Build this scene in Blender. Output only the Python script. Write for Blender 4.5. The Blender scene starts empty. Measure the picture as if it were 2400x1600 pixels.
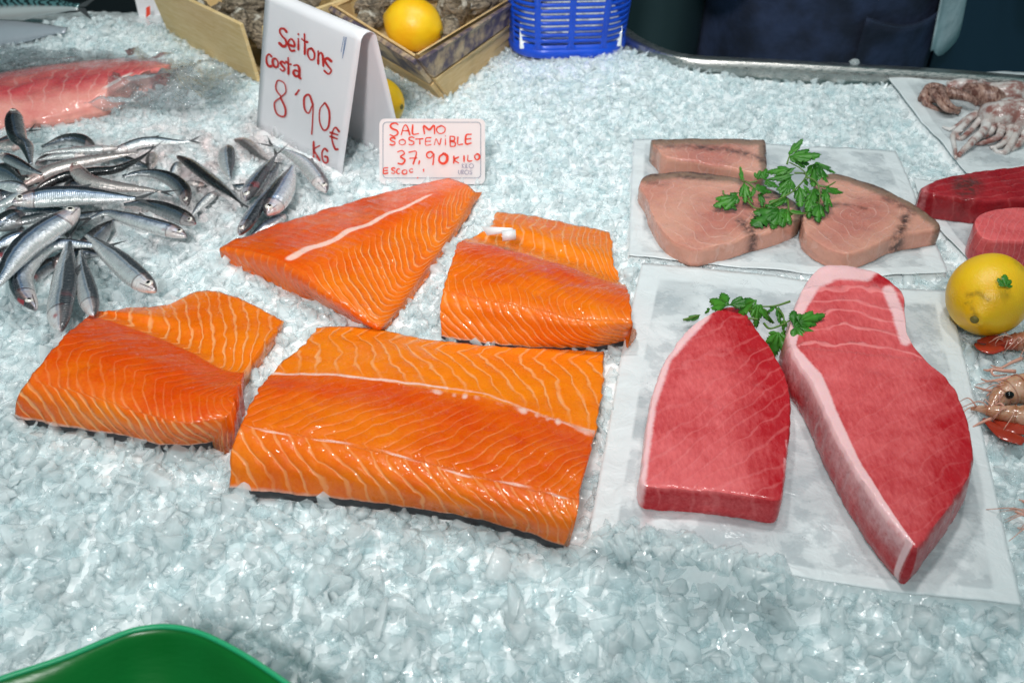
import bpy, math, random
import numpy as np
from mathutils import Vector, Matrix

random.seed(7)
RNG = np.random.default_rng(11)
scene = bpy.context.scene
COL = scene.collection

# ---------------------------------------------------------------- camera
FPX = 2333.0                       # focal length in photo pixels (2400 wide)
PITCH = math.radians(37.7)
CAMZ = 0.50
cam_d = bpy.data.cameras.new("camera")
cam_d.lens = 36.0 * FPX / 2400.0
cam_d.sensor_width = 36.0
cam_d.clip_start = 0.01
cam_d.clip_end = 100.0
cam = bpy.data.objects.new("camera", cam_d)
cam.location = (0, 0, CAMZ)
cam.rotation_euler = (math.pi / 2 - PITCH, 0, 0)
COL.objects.link(cam)
scene.camera = cam
cam_d.dof.use_dof = True
cam_d.dof.focus_distance = 0.80
cam_d.dof.aperture_fstop = 9.0

# ---------------------------------------------------------------- world (dim surroundings of the covered market)
world = bpy.data.worlds.new("World")
scene.world = world
world.use_nodes = True
bg = world.node_tree.nodes["Background"]
bg.inputs[0].default_value = (0.30, 0.60, 0.63, 1)
bg.inputs[1].default_value = 0.34

# ---------------------------------------------------------------- lamps hanging over the counter, plus an added fill behind the camera
def area(name, loc, aim, size, power, col, spread=180):
    d = bpy.data.lights.new(name, 'AREA')
    d.shape = 'DISK'
    d.size = size
    d.energy = power
    d.color = col
    d.spread = math.radians(spread)
    o = bpy.data.objects.new(name, d)
    o.location = loc
    o.rotation_euler = (Vector(aim) - Vector(loc)).to_track_quat('-Z', 'Y').to_euler()
    COL.objects.link(o)
area("hanging_or_fill_lamp", (-0.16, 0.92, 1.25), (-0.10, 0.70, 0), 0.10, 4.4, (1.0, 0.97, 0.94))
area("hanging_or_fill_lamp", (0.36, 0.90, 1.25), (0.20, 0.70, 0), 0.10, 3.5, (1.0, 0.97, 0.95))
area("hanging_or_fill_lamp", (0.02, 0.55, 1.35), (0.0, 0.85, 0), 0.14, 1.9, (1.0, 0.98, 0.96))
area("hanging_or_fill_lamp", (-0.25, -0.85, 1.45), (-0.12, 1.20, 0.05), 0.24, 2.7, (1.0, 0.98, 0.97), 50)  # added front fill from behind the camera, lifts the sign and crate faces

scene.view_settings.view_transform = 'Standard'
scene.view_settings.look = 'None'
scene.view_settings.exposure = 0.06
scene.view_settings.gamma = 1.0
scene.cycles.max_bounces = 10
scene.cycles.transmission_bounces = 10
scene.cycles.diffuse_bounces = 3
scene.cycles.transparent_max_bounces = 18
scene.cycles.sample_clamp_indirect = 4.0
scene.cycles.use_denoising = True
scene.cycles.use_adaptive_sampling = True
scene.cycles.adaptive_threshold = 0.02

# ---------------------------------------------------------------- helpers
CP, SP = math.cos(PITCH), math.sin(PITCH)
def P(px, py, z=0.0):
    """point of the place seen at a photo pixel, at height z"""
    px = np.asarray(px, float); py = np.asarray(py, float); z = np.asarray(z, float)
    a = (px - 1200.0) / FPX
    b = -(py - 800.0) / FPX
    dy = CP + b * SP
    dz = -SP + b * CP
    t = (z - CAMZ) / dz
    return np.stack(np.broadcast_arrays(a * t, dy * t, z), -1)
def PV(px, py, z=0.0):
    return Vector(P(px, py, z).tolist())
def to_px(p):
    """inverse: photo pixel of world points (n,3)"""
    x, y, z = p[..., 0], p[..., 1], p[..., 2] - CAMZ
    d = y * CP - z * SP
    u = y * SP + z * CP
    return 1200 + FPX * x / d, 800 - FPX * u / d
def mpp(px, py, z=0.0):
    """metres per photo pixel there"""
    p = P(px, py, z)
    return float((p[1] * CP - (p[2] - CAMZ) * SP) / FPX)

def sstep(a, b, x):
    t = np.clip((np.asarray(x, float) - a) / (b - a), 0, 1)
    return t * t * (3 - 2 * t)
def _hash(i, j, k):
    n = (i * 374761393 + j * 668265263 + k * 974634777) & 0x7fffffff
    n = ((n ^ (n >> 13)) * 1274126177) & 0x7fffffff
    return ((n ^ (n >> 16)) & 0xffff) / 65535.0
def noise(x, y, z=0.0):
    """value noise 0..1"""
    x, y, z = np.broadcast_arrays(np.asarray(x, float), np.asarray(y, float), np.asarray(z, float))
    i, j, k = np.floor(x).astype(np.int64), np.floor(y).astype(np.int64), np.floor(z).astype(np.int64)
    f, g, h = x - i, y - j, z - k
    f, g, h = [t * t * (3 - 2 * t) for t in (f, g, h)]
    r = 0
    for a in (0, 1):
        for b in (0, 1):
            for c in (0, 1):
                r = r + _hash(i + a, j + b, k + c) * (f if a else 1 - f) * (g if b else 1 - g) * (h if c else 1 - h)
    return r
def fbm(x, y, z=0.0, n=3):
    r, s = 0, 0
    for o in range(n):
        r = r + noise(x * 2 ** o + 17.3 * o, y * 2 ** o + 5.1 * o, z * 2 ** o) * .5 ** o
        s += .5 ** o
    return r / s

def in_poly(x, y, poly):
    x = np.asarray(x); y = np.asarray(y)
    ins = np.zeros(x.shape, bool)
    n = len(poly)
    for i in range(n):
        x1, y1 = poly[i]; x2, y2 = poly[(i + 1) % n]
        c = ((y1 > y) != (y2 > y)) & (x < (x2 - x1) * (y - y1) / (y2 - y1 + 1e-12) + x1)
        ins ^= c
    return ins

def link(o, parent=None):
    COL.objects.link(o)
    if parent is not None:
        o.parent = parent
        o.matrix_parent_inverse = parent.matrix_world.inverted()
    return o
def mesh(name, verts, faces, mat=None, parent=None, smooth=True, attrs=None, uv=None):
    me = bpy.data.meshes.new(name)
    v = np.asarray(verts, np.float32).reshape(-1, 3)
    if isinstance(faces, np.ndarray):
        nf, k = faces.shape
        me.vertices.add(len(v)); me.vertices.foreach_set('co', v.ravel())
        me.loops.add(nf * k); me.loops.foreach_set('vertex_index', faces.astype(np.int32).ravel())
        me.polygons.add(nf)
        me.polygons.foreach_set('loop_start', np.arange(0, nf * k, k, dtype=np.int32))
        me.polygons.foreach_set('loop_total', np.full(nf, k, np.int32))
        me.update(calc_edges=True)
    else:
        me.from_pydata([tuple(map(float, q)) for q in v], [], faces)
        me.update()
    me.validate()
    if smooth:
        me.polygons.foreach_set('use_smooth', np.ones(len(me.polygons), bool))
    for k, a in (attrs or {}).items():
        a = np.asarray(a, np.float32)
        if a.ndim == 2 and a.shape[1] == 3:
            at = me.attributes.new(k, 'FLOAT_VECTOR', 'POINT'); at.data.foreach_set('vector', a.ravel())
        else:
            at = me.attributes.new(k, 'FLOAT', 'POINT'); at.data.foreach_set('value', a.ravel())
    if mat is not None:
        me.materials.append(mat)
    o = bpy.data.objects.new(name, me)
    return link(o, parent)
def empty(name, loc=(0, 0, 0), rot=(0, 0, 0)):
    o = bpy.data.objects.new(name, None)
    o.empty_display_size = 0.01
    o.location = loc; o.rotation_euler = rot
    COL.objects.link(o)
    bpy.context.view_layer.update()
    return o
def tag(o, label=None, cat=None, group=None, kind=None):
    if label: o['label'] = label
    if cat: o['category'] = cat
    if group: o['group'] = group
    if kind: o['kind'] = kind
    return o

def grid_faces(nu, nv, close_v=False, flip=False):
    i = np.arange(nu - 1)[:, None]
    j = np.arange(nv if close_v else nv - 1)[None, :]
    j2 = (j + 1) % nv
    a, b, c, d = i * nv + j, i * nv + j2, (i + 1) * nv + j2, (i + 1) * nv + j
    f = np.stack(np.broadcast_arrays(a, b, c, d), -1).reshape(-1, 4)
    return f[:, ::-1].copy() if flip else f
def cr_weights(n, m):
    """Catmull-Rom weights: m samples over n control points"""
    W = np.zeros((m, n))
    for r, t in enumerate(np.linspace(0, n - 1, m)):
        i = min(int(t), n - 2); f = t - i
        w = [(-f + 2 * f * f - f ** 3) / 2, (2 - 5 * f * f + 3 * f ** 3) / 2, (f + 4 * f * f - 3 * f ** 3) / 2, (-f * f + f ** 3) / 2]
        idx = [i - 1, i, i + 1, i + 2]
        for q, k in zip(w, idx):
            if k < 0:
                W[r, 0] += 2 * q; W[r, 1] -= q
            elif k > n - 1:
                W[r, n - 1] += 2 * q; W[r, n - 2] -= q
            else:
                W[r, k] += q
    return W
def cr(pts, m):
    pts = np.asarray(pts, float)
    return cr_weights(len(pts), m) @ pts

# ---- node shorthand
class NB:
    def __init__(s, name):
        s.m = bpy.data.materials.new(name)
        s.m.use_nodes = True
        s.t = s.m.node_tree
        s.b = s.t.nodes["Principled BSDF"]
        s.out = s.t.nodes["Material Output"]
    def n(s, typ, inp=None, **props):
        nd = s.t.nodes.new("ShaderNode" + typ)
        for k, v in props.items():
            setattr(nd, k, v)
        for k, v in (inp or {}).items():
            s.set(nd.inputs[k], v)
        return nd
    def set(s, sock, v):
        if isinstance(v, bpy.types.NodeSocket):
            s.t.links.new(v, sock)
        elif hasattr(v, '__len__') and len(v) == 3 and sock.type == 'RGBA':
            sock.default_value = (*v, 1)
        else:
            sock.default_value = v
    def p(s, **kw):
        for k, v in kw.items():
            s.set(s.b.inputs[k.replace('_', ' ')], v)
        return s
    def math(s, op, a, b=0.0, c=0.0, clamp=False):
        nd = s.n('Math', operation=op); nd.use_clamp = clamp
        for i, v in enumerate((a, b, c)):
            s.set(nd.inputs[i], v)
        return nd.outputs[0]
    def attr(s, name, vec=False):
        nd = s.n('Attribute', attribute_name=name)
        return nd.outputs['Vector' if vec else 'Fac']
    def obj(s):
        return s.n('TexCoord').outputs['Object']
    def noise(s, vec, scale, detail=2.0, rough=0.5, dist=0.0, color=False):
        nd = s.n('TexNoise', {'Scale': scale, 'Detail': detail, 'Roughness': rough, 'Distortion': dist})
        if vec is not None: s.set(nd.inputs['Vector'], vec)
        return nd.outputs['Color' if color else 'Fac']
    def voro(s, vec, scale, feature='F1', out='Distance', rand=1.0):
        nd = s.n('TexVoronoi', {'Scale': scale, 'Randomness': rand}, feature=feature)
        if vec is not None: s.set(nd.inputs['Vector'], vec)
        return nd.outputs[out]
    def remap(s, v, a, b, c=0.0, d=1.0, smooth=True):
        nd = s.n('MapRange', {'Value': v, 'From Min': a, 'From Max': b, 'To Min': c, 'To Max': d})
        if smooth: nd.interpolation_type = 'SMOOTHSTEP'
        return nd.outputs['Result']
    def mix(s, f, a, b, mode='MIX'):
        nd = s.n('Mix', data_type='RGBA', blend_type=mode)
        s.set(nd.inputs[0], f); s.set(nd.inputs[6], a); s.set(nd.inputs[7], b)
        return nd.outputs[2]
    def scale(s, vec, sc):
        nd = s.n('Mapping'); s.set(nd.inputs['Vector'], vec); nd.inputs['Scale'].default_value = sc
        return nd.outputs[0]
    def bump(s, h, strength=0.3, dist=0.001, normal=None):
        nd = s.n('Bump', {'Height': h, 'Strength': strength, 'Distance': dist})
        if normal is not None: s.set(nd.inputs['Normal'], normal)
        return nd.outputs[0]
def simple(name, col, rough=0.5, **kw):
    n = NB(name)
    n.p(Base_Color=col, Roughness=rough, **kw)
    return n.m

# ---------------------------------------------------------------- the bed of crushed ice
def ICE(x, y):
    """height of the ice surface"""
    x = np.asarray(x, float); y = np.asarray(y, float)
    h = (fbm(x * 9 + 3, y * 9, 2, 2) - .5) * .009 + .0005
    yf = P(1200, 1300)[1]
    d = np.clip(yf - y, 0, 1)
    h = h - d * .16 - d * d * 1.6
    for px, py, r, a in PITS:
        c = P(px, py)
        h = h + a * np.exp(-((x - c[0]) ** 2 + (y - c[1]) ** 2) / (2 * r * r))
    return h
PITS = [(1705, 1440, .036, -.036), (1630, 1545, .030, -.020), (1480, 165, .05, .012), (200, 90, .06, .02), (1400, 1450, .03, .008), (2250, 1560, .04, .006)]

def chunk_protos(k, seg):
    """irregular crushed lumps: hulls of a few random points with their edges melted round"""
    import bmesh
    out = []
    for _ in range(k):
        bm = bmesh.new()
        m = RNG.integers(7, 11)
        d = RNG.normal(size=(m, 3)); d /= np.linalg.norm(d, axis=1)[:, None]
        d *= np.array([1.1, .98, .66]) * RNG.uniform(.88, 1.08, (m, 1))
        for q in d: bm.verts.new(q)
        r = bmesh.ops.convex_hull(bm, input=bm.verts)
        bmesh.ops.delete(bm, geom=[v for v in bm.verts if not v.link_faces], context='VERTS')
        bmesh.ops.dissolve_limit(bm, angle_limit=.35, verts=bm.verts, edges=bm.edges)
        bmesh.ops.bevel(bm, geom=list(bm.edges), offset=.06, segments=seg, profile=.5, affect='EDGES', clamp_overlap=True)
        bmesh.ops.triangulate(bm, faces=bm.faces)
        bm.verts.index_update()
        out.append((np.array([v.co[:] for v in bm.verts]), np.array([[v.index for v in q.verts] for q in bm.faces])))
        bm.free()
    return out

def rot_mats(n, tilt):
    a = RNG.uniform(0, 2 * np.pi, n); b = RNG.normal(0, tilt, n); c = RNG.normal(0, tilt, n)
    ca, sa, cb, sb, cc, sc = np.cos(a), np.sin(a), np.cos(b), np.sin(b), np.cos(c), np.sin(c)
    Z = np.zeros(n); O = np.ones(n)
    Rz = np.stack([ca, -sa, Z, sa, ca, Z, Z, Z, O], -1).reshape(n, 3, 3)
    Rx = np.stack([O, Z, Z, Z, cb, -sb, Z, sb, cb], -1).reshape(n, 3, 3)
    Ry = np.stack([cc, Z, sc, Z, O, Z, -sc, Z, cc], -1).reshape(n, 3, 3)
    return Rx @ Ry @ Rz

def ice_material(name, glass, trans, spec, fs=900):
    n = NB(name)
    o = n.obj()
    big = n.noise(o, 60, 2)
    fine = n.noise(o, fs, 2, .7)
    med = n.noise(o, 260, 2, .6)
    col = n.mix(n.remap(big, .3, .7), (.90, .962, .975), (.95, .98, .99))
    # blood washed from the anchovies tints the ice round them
    geo = n.n('NewGeometry').outputs['Position']
    dist = n.n('VectorMath', operation='DISTANCE'); n.set(dist.inputs[0], geo)
    dist.inputs[1].default_value = tuple(P(430, 400).tolist())
    bl = n.math('MULTIPLY', n.remap(dist.outputs['Value'], .05, .22, 1, 0), n.remap(n.noise(geo, 26, 3), .3, .7))
    col = n.mix(n.math('MULTIPLY', bl, .5), col, (.80, .47, .44))
    nr = n.bump(med, .2, .0014, n.bump(fine, .4, .0006))
    n.p(Base_Color=col, Roughness=n.remap(fine, .4, .62, .06, .4), IOR=1.31, Normal=nr, Transmission_Weight=glass)
    n.b.inputs['Specular IOR Level'].default_value = spec
    # frost crystals: tiny facets in clusters that flash under the lamps
    cell = n.voro(o, 520, 'F1', 'Color')
    nv = n.n('VectorMath', operation='SUBTRACT'); n.set(nv.inputs[0], cell); nv.inputs[1].default_value = (.5, .5, .5)
    amt = n.remap(n.noise(o, 110, 2, .6), .44, .60, .05, .62)
    sc = n.n('VectorMath', operation='SCALE'); n.set(sc.inputs[0], nv.outputs[0]); n.set(sc.inputs['Scale'], amt)
    ad = n.n('VectorMath', operation='ADD'); n.set(ad.inputs[0], n.n('NewGeometry').outputs['Normal']); n.set(ad.inputs[1], sc.outputs[0])
    nn = n.n('VectorMath', operation='NORMALIZE'); n.set(nn.inputs[0], ad.outputs[0])
    n.p(Coat_Weight=.75, Coat_Roughness=n.remap(n.noise(o, 70, 1), .4, .6, .06, .12), Coat_IOR=1.6, Coat_Normal=nn.outputs[0])
    if trans > 0:
        tr = n.n('BsdfTransparent', {'Color': (.95, .985, .99, 1)})
        isl = n.n('NewGeometry').outputs['Random Per Island']
        mx = n.n('MixShader', {0: n.remap(isl, .0, 1.0, trans - .20, trans + .20, False)})
        n.t.links.new(n.b.outputs[0], mx.inputs[1]); n.t.links.new(tr.outputs[0], mx.inputs[2])
        n.t.links.new(mx.outputs[0], n.out.inputs['Surface'])
    return n.m
M_ICE = ice_material('packed_ice', 0, 0, .6)
M_LUMP = ice_material('ice_lumps', 0.0, .66, .6)

M_CHIP = ice_material('clear_ice', .3, .6, .9)

def ice_heights(x2, y2):
    """the packed mass under the loose lumps"""
    return ICE(x2, y2) - .0052 + (fbm(x2 * 150, y2 * 150, 0, 2) - .5) * .004

def build_ice(blockers, papers, rimline):
    """blockers: outlines (world xy) of solid things to keep clear of; papers: (outline, height)"""
    NR, NC = 420, 420
    t = np.linspace(0, 1, NR)
    y = .335 * (1.42 / .335) ** t
    hw = .245 + .47 * y
    x2 = np.linspace(-1, 1, NC)[None, :] * hw[:, None]
    y2 = np.repeat(y[:, None], NC, 1)
    Z = ice_heights(x2, y2)
    for poly, hz in papers:
        ins = in_poly(x2, y2, poly)
        Z = np.where(ins, np.clip(Z, hz - .0016, hz - .0004), Z)
    rim = y2 > rimline(x2)
    gf = grid_faces(NR, NC)
    gf = gf[~rim.ravel()[gf].any(1)]
    o = mesh('crushed_ice', np.stack([x2, y2, Z], -1), gf, M_ICE)
    tag(o, 'crushed ice heaped over the whole market counter', 'ice', kind='stuff')
    # lumps of ice half sunk in the packed mass
    vs, fs, base = [], [], 0
    lay = []
    for sp, dz, sc in ((.0105, -.0075, 1.0), (.0112, -.0038, 1.0), (.0100, -.0008, .62)):
        gx = np.arange(-.82, .82, sp); gy = np.arange(.34, 1.36, sp * .95)
        X, Y = np.meshgrid(gx, gy)
        X = X + RNG.uniform(-.55, .55, X.shape) * sp; Y = Y + RNG.uniform(-.55, .55, X.shape) * sp
        S = np.clip(RNG.lognormal(-.05, .40, X.shape), .35, 1.6) * LUMP * sc * np.interp(Y, [.45, .75, 1.2], [1.0, .82, .80])
        lay.append(np.stack([X.ravel(), Y.ravel(), ICE(X, Y).ravel() + dz + RNG.normal(0, .0012, X.size), S.ravel()], -1))
    q = np.concatenate(lay)
    u, w = to_px(q[:, :3])
    keep = (u > -330) & (u < 2730) & (w < 1760) & (w > -60) & (RNG.random(len(q)) < .9)
    keep &= q[:, 1] < rimline(q[:, 0]) - .006
    for poly in blockers: keep &= ~in_poly(q[:, 0], q[:, 1], poly)
    for poly, hz in papers:
        ins = in_poly(q[:, 0], q[:, 1], poly)
        low = ins & (q[:, 2] + q[:, 3] * .9 > hz - .0006)
        q[low, 2] = (hz - .0006) - q[low, 3] * .9
    q = q[keep]; w = w[keep]
    # lumps that slid over the near edge of the large sheet
    ex = RNG.uniform(1395, 1830, 230); ey = np.interp(ex, [1395, 1480, 1600, 1700, 1830], [1262, 1262, 1282, 1312, 1344]) + RNG.normal(0, 13, 230)
    eq = P(ex, ey, .0055); es = RNG.lognormal(-.1, .3, 230) * LUMP * .8
    q = np.vstack([q, np.concatenate([eq, es[:, None]], 1)]); w = np.concatenate([w, ey])
    for sel, seg in ((w > 900, 1), (w <= 900, 1)):
        protos = chunk_protos(22, seg)
        c = q[sel]
        R = rot_mats(len(c), .5)
        which = RNG.integers(0, len(protos), len(c))
        asp = RNG.uniform(.8, 1.25, (len(c), 3))
        for k, (pv, f) in enumerate(protos):
            i = np.where(which == k)[0]
            vv = np.einsum('nij,nmj->nmi', R[i], pv[None] * asp[i][:, None, :]) * c[i, 3][:, None, None] + c[i, None, :3]
            fs.append((f[None] + (np.arange(len(i)) * len(pv))[:, None, None] + base).reshape(-1, 3))
            base += len(i) * len(pv)
            vs.append(vv.reshape(-1, 3))
    c = mesh('ice_lumps', np.concatenate(vs), np.concatenate(fs), M_LUMP, smooth=False)
    tag(c, 'lumps of clear crushed ice on top of the heap', 'ice', kind='stuff')
    print('ICE lumps', len(q), 'tris', sum(len(x) for x in fs))
    # a few clear pebbles of ice
    protos = chunk_protos(10, 2)
    u = RNG.uniform(0, 2400, 420); w = 200 + 1400 * RNG.random(420) ** .7
    q = P(u, w); sz = RNG.lognormal(0, .3, len(q)) * .0046
    keep = q[:, 1] < rimline(q[:, 0]) - .02
    for poly in blockers: keep &= ~in_poly(q[:, 0], q[:, 1], poly)
    for poly, hz in papers: keep &= ~in_poly(q[:, 0], q[:, 1], poly)
    q, sz = q[keep], sz[keep]
    q[:, 2] = ICE(q[:, 0], q[:, 1]) + .0005
    R = rot_mats(len(q), .5)
    parts_v, parts_f, base = [], [], 0
    for i in range(len(q)):
        pv, f = protos[i % 10]
        parts_v.append((pv * [.9, .9, 1.1]) @ R[i].T * sz[i] + q[i]); parts_f.append(f + base); base += len(pv)
    c = mesh('ice_chips', np.concatenate(parts_v), np.concatenate(parts_f), M_CHIP)
    tag(c, 'small clear chips of ice lying loose on the heap', 'ice', kind='stuff')
LUMP = .0086

# ---------------------------------------------------------------- fish flesh
K = 2400.0 / 2352.0          # the photo was read off at 2352 px
BLOCK, PAPERS = [], []

def loop_idx(nu, nv):
    top = [(0, j) for j in range(nv)]
    right = [(i, nv - 1) for i in range(1, nu)]
    bot = [(nu - 1, j) for j in range(nv - 2, -1, -1)]
    left = [(i, 0) for i in range(nu - 2, 0, -1)]
    return np.array([i * nv + j for i, j in top + right + bot + left])

def flesh_grid(rows, nu, nv):
    """rows of (x, y, z) read from the photo (2352 px) -> dense grid of world points and (v, u) coordinates"""
    c = np.array(rows, float)
    w = P(c[..., 0] * K, c[..., 1] * K, c[..., 2])
    A, B = cr_weights(c.shape[0], nu), cr_weights(c.shape[1], nv)
    g = np.einsum('ir,rck,jc->ijk', A, w, B)
    V, U = np.meshgrid(np.linspace(0, 1, nu), np.linspace(0, 1, nv), indexing='ij')
    return g, V, U

def close_under(g, depth=-.004, inset=.10):
    """close a relief patch into a solid with a rim drawn in underneath"""
    nu, nv = g.shape[:2]
    v = g.reshape(-1, 3)
    L = loop_idx(nu, nv)
    cen = v[L].mean(0)
    ring = v[L] + (cen - v[L]) * inset * .35
    ring[:, 2] = np.minimum(v[L, 2] - .002, depth + .0)
    verts = np.concatenate([v, ring, [[cen[0], cen[1], depth]]])
    b = len(v); n = len(L)
    f = [tuple(q) for q in grid_faces(nu, nv, flip=True)]
    for k in range(n):
        k2 = (k + 1) % n
        f.append((L[k], L[k2], b + k2, b + k))
        f.append((b + k, b + k2, b + n))
    return verts, f, L, n + 1

def flesh_material(name, light, deep, line, fat, rough=.3, sss=.12, grain=(1, 1, 1), glint=.38, coat=.55, dens=1.0, fibre=.35, fatn=.35, relief=.30):
    n = NB(name)
    o = n.obj()
    warp = n.noise(o, 34, 2, .5)
    warp2 = n.noise(o, 180, 2, .5)
    ph = n.math('ADD', n.math('MULTIPLY', n.attr('ph'), dens), n.math('MULTIPLY', n.math('SUBTRACT', warp, .5), 1.5))
    ph = n.math('ADD', ph, n.math('MULTIPLY', n.math('SUBTRACT', warp2, .5), .07))
    d = n.math('ABSOLUTE', n.math('SUBTRACT', n.math('FRACT', ph), .5))
    d = n.math('MULTIPLY', d, 2.0)
    lw = n.attr('lw')
    lwn = n.math('MULTIPLY', lw, n.remap(n.noise(o, 90, 2), .25, .75, .42, 1.15))
    ln = n.remap(d, n.math('SUBTRACT', 1.0, lwn), n.math('SUBTRACT', 1.0, n.math('MULTIPLY', lwn, .35)))
    lnm = n.math('MULTIPLY', n.math('MULTIPLY', ln, n.attr('ls')), n.remap(n.noise(o, 40, 3, .6), .3, .65, .45, 1.15), clamp=True)
    dm = n.math('ADD', n.attr('deep'), n.math('MULTIPLY', n.math('SUBTRACT', n.noise(o, 26, 5, .66), .5), 1.35), clamp=True)
    fib = n.noise(n.scale(o, grain), 420, 3, .65)
    dm = n.math('ADD', dm, n.math('MULTIPLY', n.math('SUBTRACT', fib, .5), fibre), clamp=True)
    col = n.mix(dm, light, deep)
    col = n.mix(lnm, col, line)
    fm = n.attr('fat')
    fm = n.remap(n.math('ADD', fm, n.math('MULTIPLY', n.math('SUBTRACT', n.noise(o, 240, 3, .7), .5), fatn)), .30, .78)
    fm = n.math('MULTIPLY', fm, n.remap(n.attr('fat'), .02, .2))
    col = n.mix(fm, col, fat)
    col = n.mix(n.math('MULTIPLY', n.attr('dark'), n.remap(n.noise(o, 130, 4, .7), .3, .62)), col, (.07, .035, .03))
    fine = n.noise(o, 1100, 2, .6)
    hgt = n.math('ADD', n.math('MULTIPLY', lnm, -.7), n.math('MULTIPLY', fib, .55))
    hgt2 = n.math('MULTIPLY', n.math('MULTIPLY', n.math('POWER', d, 2.2), n.math('ADD', n.math('MULTIPLY', n.attr('ls'), .7), .3)), -1.0)
    nr = n.bump(hgt2, relief, .0026, n.bump(hgt, .4, .001, n.bump(fine, .35, .0004)))
    cell = n.voro(o, 560, 'F1', 'Color')
    nv = n.n('VectorMath', operation='SUBTRACT'); n.set(nv.inputs[0], cell); nv.inputs[1].default_value = (.5, .5, .5)
    sc = n.n('VectorMath', operation='SCALE'); n.set(sc.inputs[0], nv.outputs[0]); n.set(sc.inputs['Scale'], n.remap(n.noise(o, 75, 3, .6), .42, .64, glint * .15, glint * 1.6))
    ad = n.n('VectorMath', operation='ADD'); n.set(ad.inputs[0], n.bump(hgt2, n.math('MULTIPLY', relief, .9), .0024)); n.set(ad.inputs[1], sc.outputs[0])
    nn = n.n('VectorMath', operation='NORMALIZE'); n.set(nn.inputs[0], ad.outputs[0])
    n.p(Base_Color=col, Roughness=n.remap(n.noise(o, 120, 3), .3, .7, rough - .06, rough + .16), Normal=nr,
        Coat_Weight=coat, Coat_Roughness=.11, Coat_Normal=nn.outputs[0])
    n.b.inputs['Specular IOR Level'].default_value = .2
    n.b.inputs['Subsurface Weight'].default_value = sss
    n.b.inputs['Subsurface Radius'].default_value = (1, .35, .15)
    n.b.inputs['Subsurface Scale'].default_value = .004
    return n.m
M_SALMON = flesh_material('salmon_flesh', (.95, .235, .006), (.74, .070, .002), (.98, .40, .15), (.95, .58, .48), .27, .1, (1, 1, 1), .36, .42, 1.0, .5)
M_SKIN = simple('salmon_skin', (.055, .052, .056), .3, Metallic=.4)

def pw(x, xs, ys):
    return np.interp(x, xs, ys)
def fillet(label, rows, pat, nu=110, nv=150, group=None, mat=None, cat='salmon fillet', name='salmon_fillet', skin=True, rag=.0012):
    g, V, U = flesh_grid(rows, nu, nv)
    # ragged knife edges and soft unevenness
    nz = (fbm(g[..., 0] * 45, g[..., 1] * 45, 3, 3) - .5)
    g[..., 2] += nz * .0035 * np.sin(np.pi * np.clip(V, 0, 1)) ** .5
    edge = np.maximum(np.abs(U - .5) * 2, np.abs(V - .5) * 2) ** 10
    g[..., 0] += (fbm(g[..., 0] * 130, g[..., 1] * 130, 8, 3) - .5) * rag * 4 * edge
    g[..., 1] += (fbm(g[..., 0] * 130, g[..., 1] * 130, 19, 3) - .5) * rag * 3 * edge
    at = pat(U, V)
    at = {k: np.broadcast_to(np.asarray(a, float), U.shape).ravel() for k, a in at.items()}
    for k in ('ph', 'lw', 'ls', 'deep', 'fat', 'dark'):
        at.setdefault(k, np.zeros(U.size))
    verts, f, L, extra = close_under(g)
    at2 = {k: np.concatenate([a, a[L], a[:1]]) for k, a in at.items()}
    root = mesh(name, verts, f, mat or M_SALMON, attrs=at2)
    tag(root, label, cat, group)
    BLOCK.append([tuple(p) for p in verts[L][:, :2]])
    if skin:
        nu_, nv_ = U.shape
        fr = [(nu_ - 1) * nv_ + j for j in range(nv_)]
        p = verts[fr]
        d = np.array([0, -1, 0]) * .0012
        r0 = p + d * .6 + [0, 0, .0016]; r1 = p + d * 1.5 + [0, 0, -.0006]; r2 = p + d * .5 + [0, 0, -.005]
        sv = np.concatenate([r0, r1, r2])
        s = mesh('skin', sv, grid_faces(3, nv_), M_SKIN, root)
    return root

SG = 'salmon fillets on the ice'
# the big centre piece
def pat_big(U, V):
    g = pw(V, [0, .07, .33, .36, .62, .66, .85, 1], [-.9, 0, -2.6, -2.4, 1.6, 1.2, -.9, -1.6])
    flap, loin, side = V < .345, (V >= .345) & (V < .64), V >= .64
    ph = np.where(flap, 17 * U + g, np.where(loin, 24 * U + 1.5 * g, 20 * U + g))
    lw = np.where(flap, .34, np.where(loin, .24, .36))
    ls = np.where(flap, .85, np.where(loin, .34 * sstep(.34, .52, V), .60)) * np.where(loin, .55 + .45 * sstep(.1, .4, U), 1)
    ls = ls * (1 - .7 * np.exp(-((V - .325) / .03) ** 2))
    deep = np.where(flap, .10 + .2 * V, pw(V, [.345, .40, .62, .8, 1], [.70, .95, .62, .42, .5])) - .35 * np.exp(-((U - .3) / .2) ** 2 - ((V - .55) / .12) ** 2)
    seam = np.exp(-((V - .335 - .012 * np.sin(U * 9)) / .0075) ** 2)
    dots = np.where(U > .30, np.clip(np.exp(-((V - .352) / .018) ** 2) * (.15 + .72 * np.sin(U * 47 + 2 * np.sin(U * 23)) ** 2 * (.5 + .5 * np.sin(U * 31) ** 2)), 0, 1) * sstep(.28, .4, U), 0)
    seam2 = np.exp(-((V - .64 - .01 * np.sin(U * 14)) / .007) ** 2) * (.35 + .5 * np.sin(U * 19) ** 2)
    under = sstep(.94, 1.0, V) * .62
    patch = .8 * np.exp(-((U - .80) / .055) ** 2 - ((V - .66) / .10) ** 2) + .45 * np.exp(-((U - .42) / .09) ** 2 - ((V - .70) / .03) ** 2)
    return dict(ph=ph, lw=lw, ls=ls, deep=np.clip(deep, 0, 1), fat=np.clip(np.maximum.reduce([seam * (.95 - .3 * (U > .5)), dots, seam2, under, patch * .45]), 0, 1))
def Z(z, *pts):
    return [(x, y, z) for x, y in pts]
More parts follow.
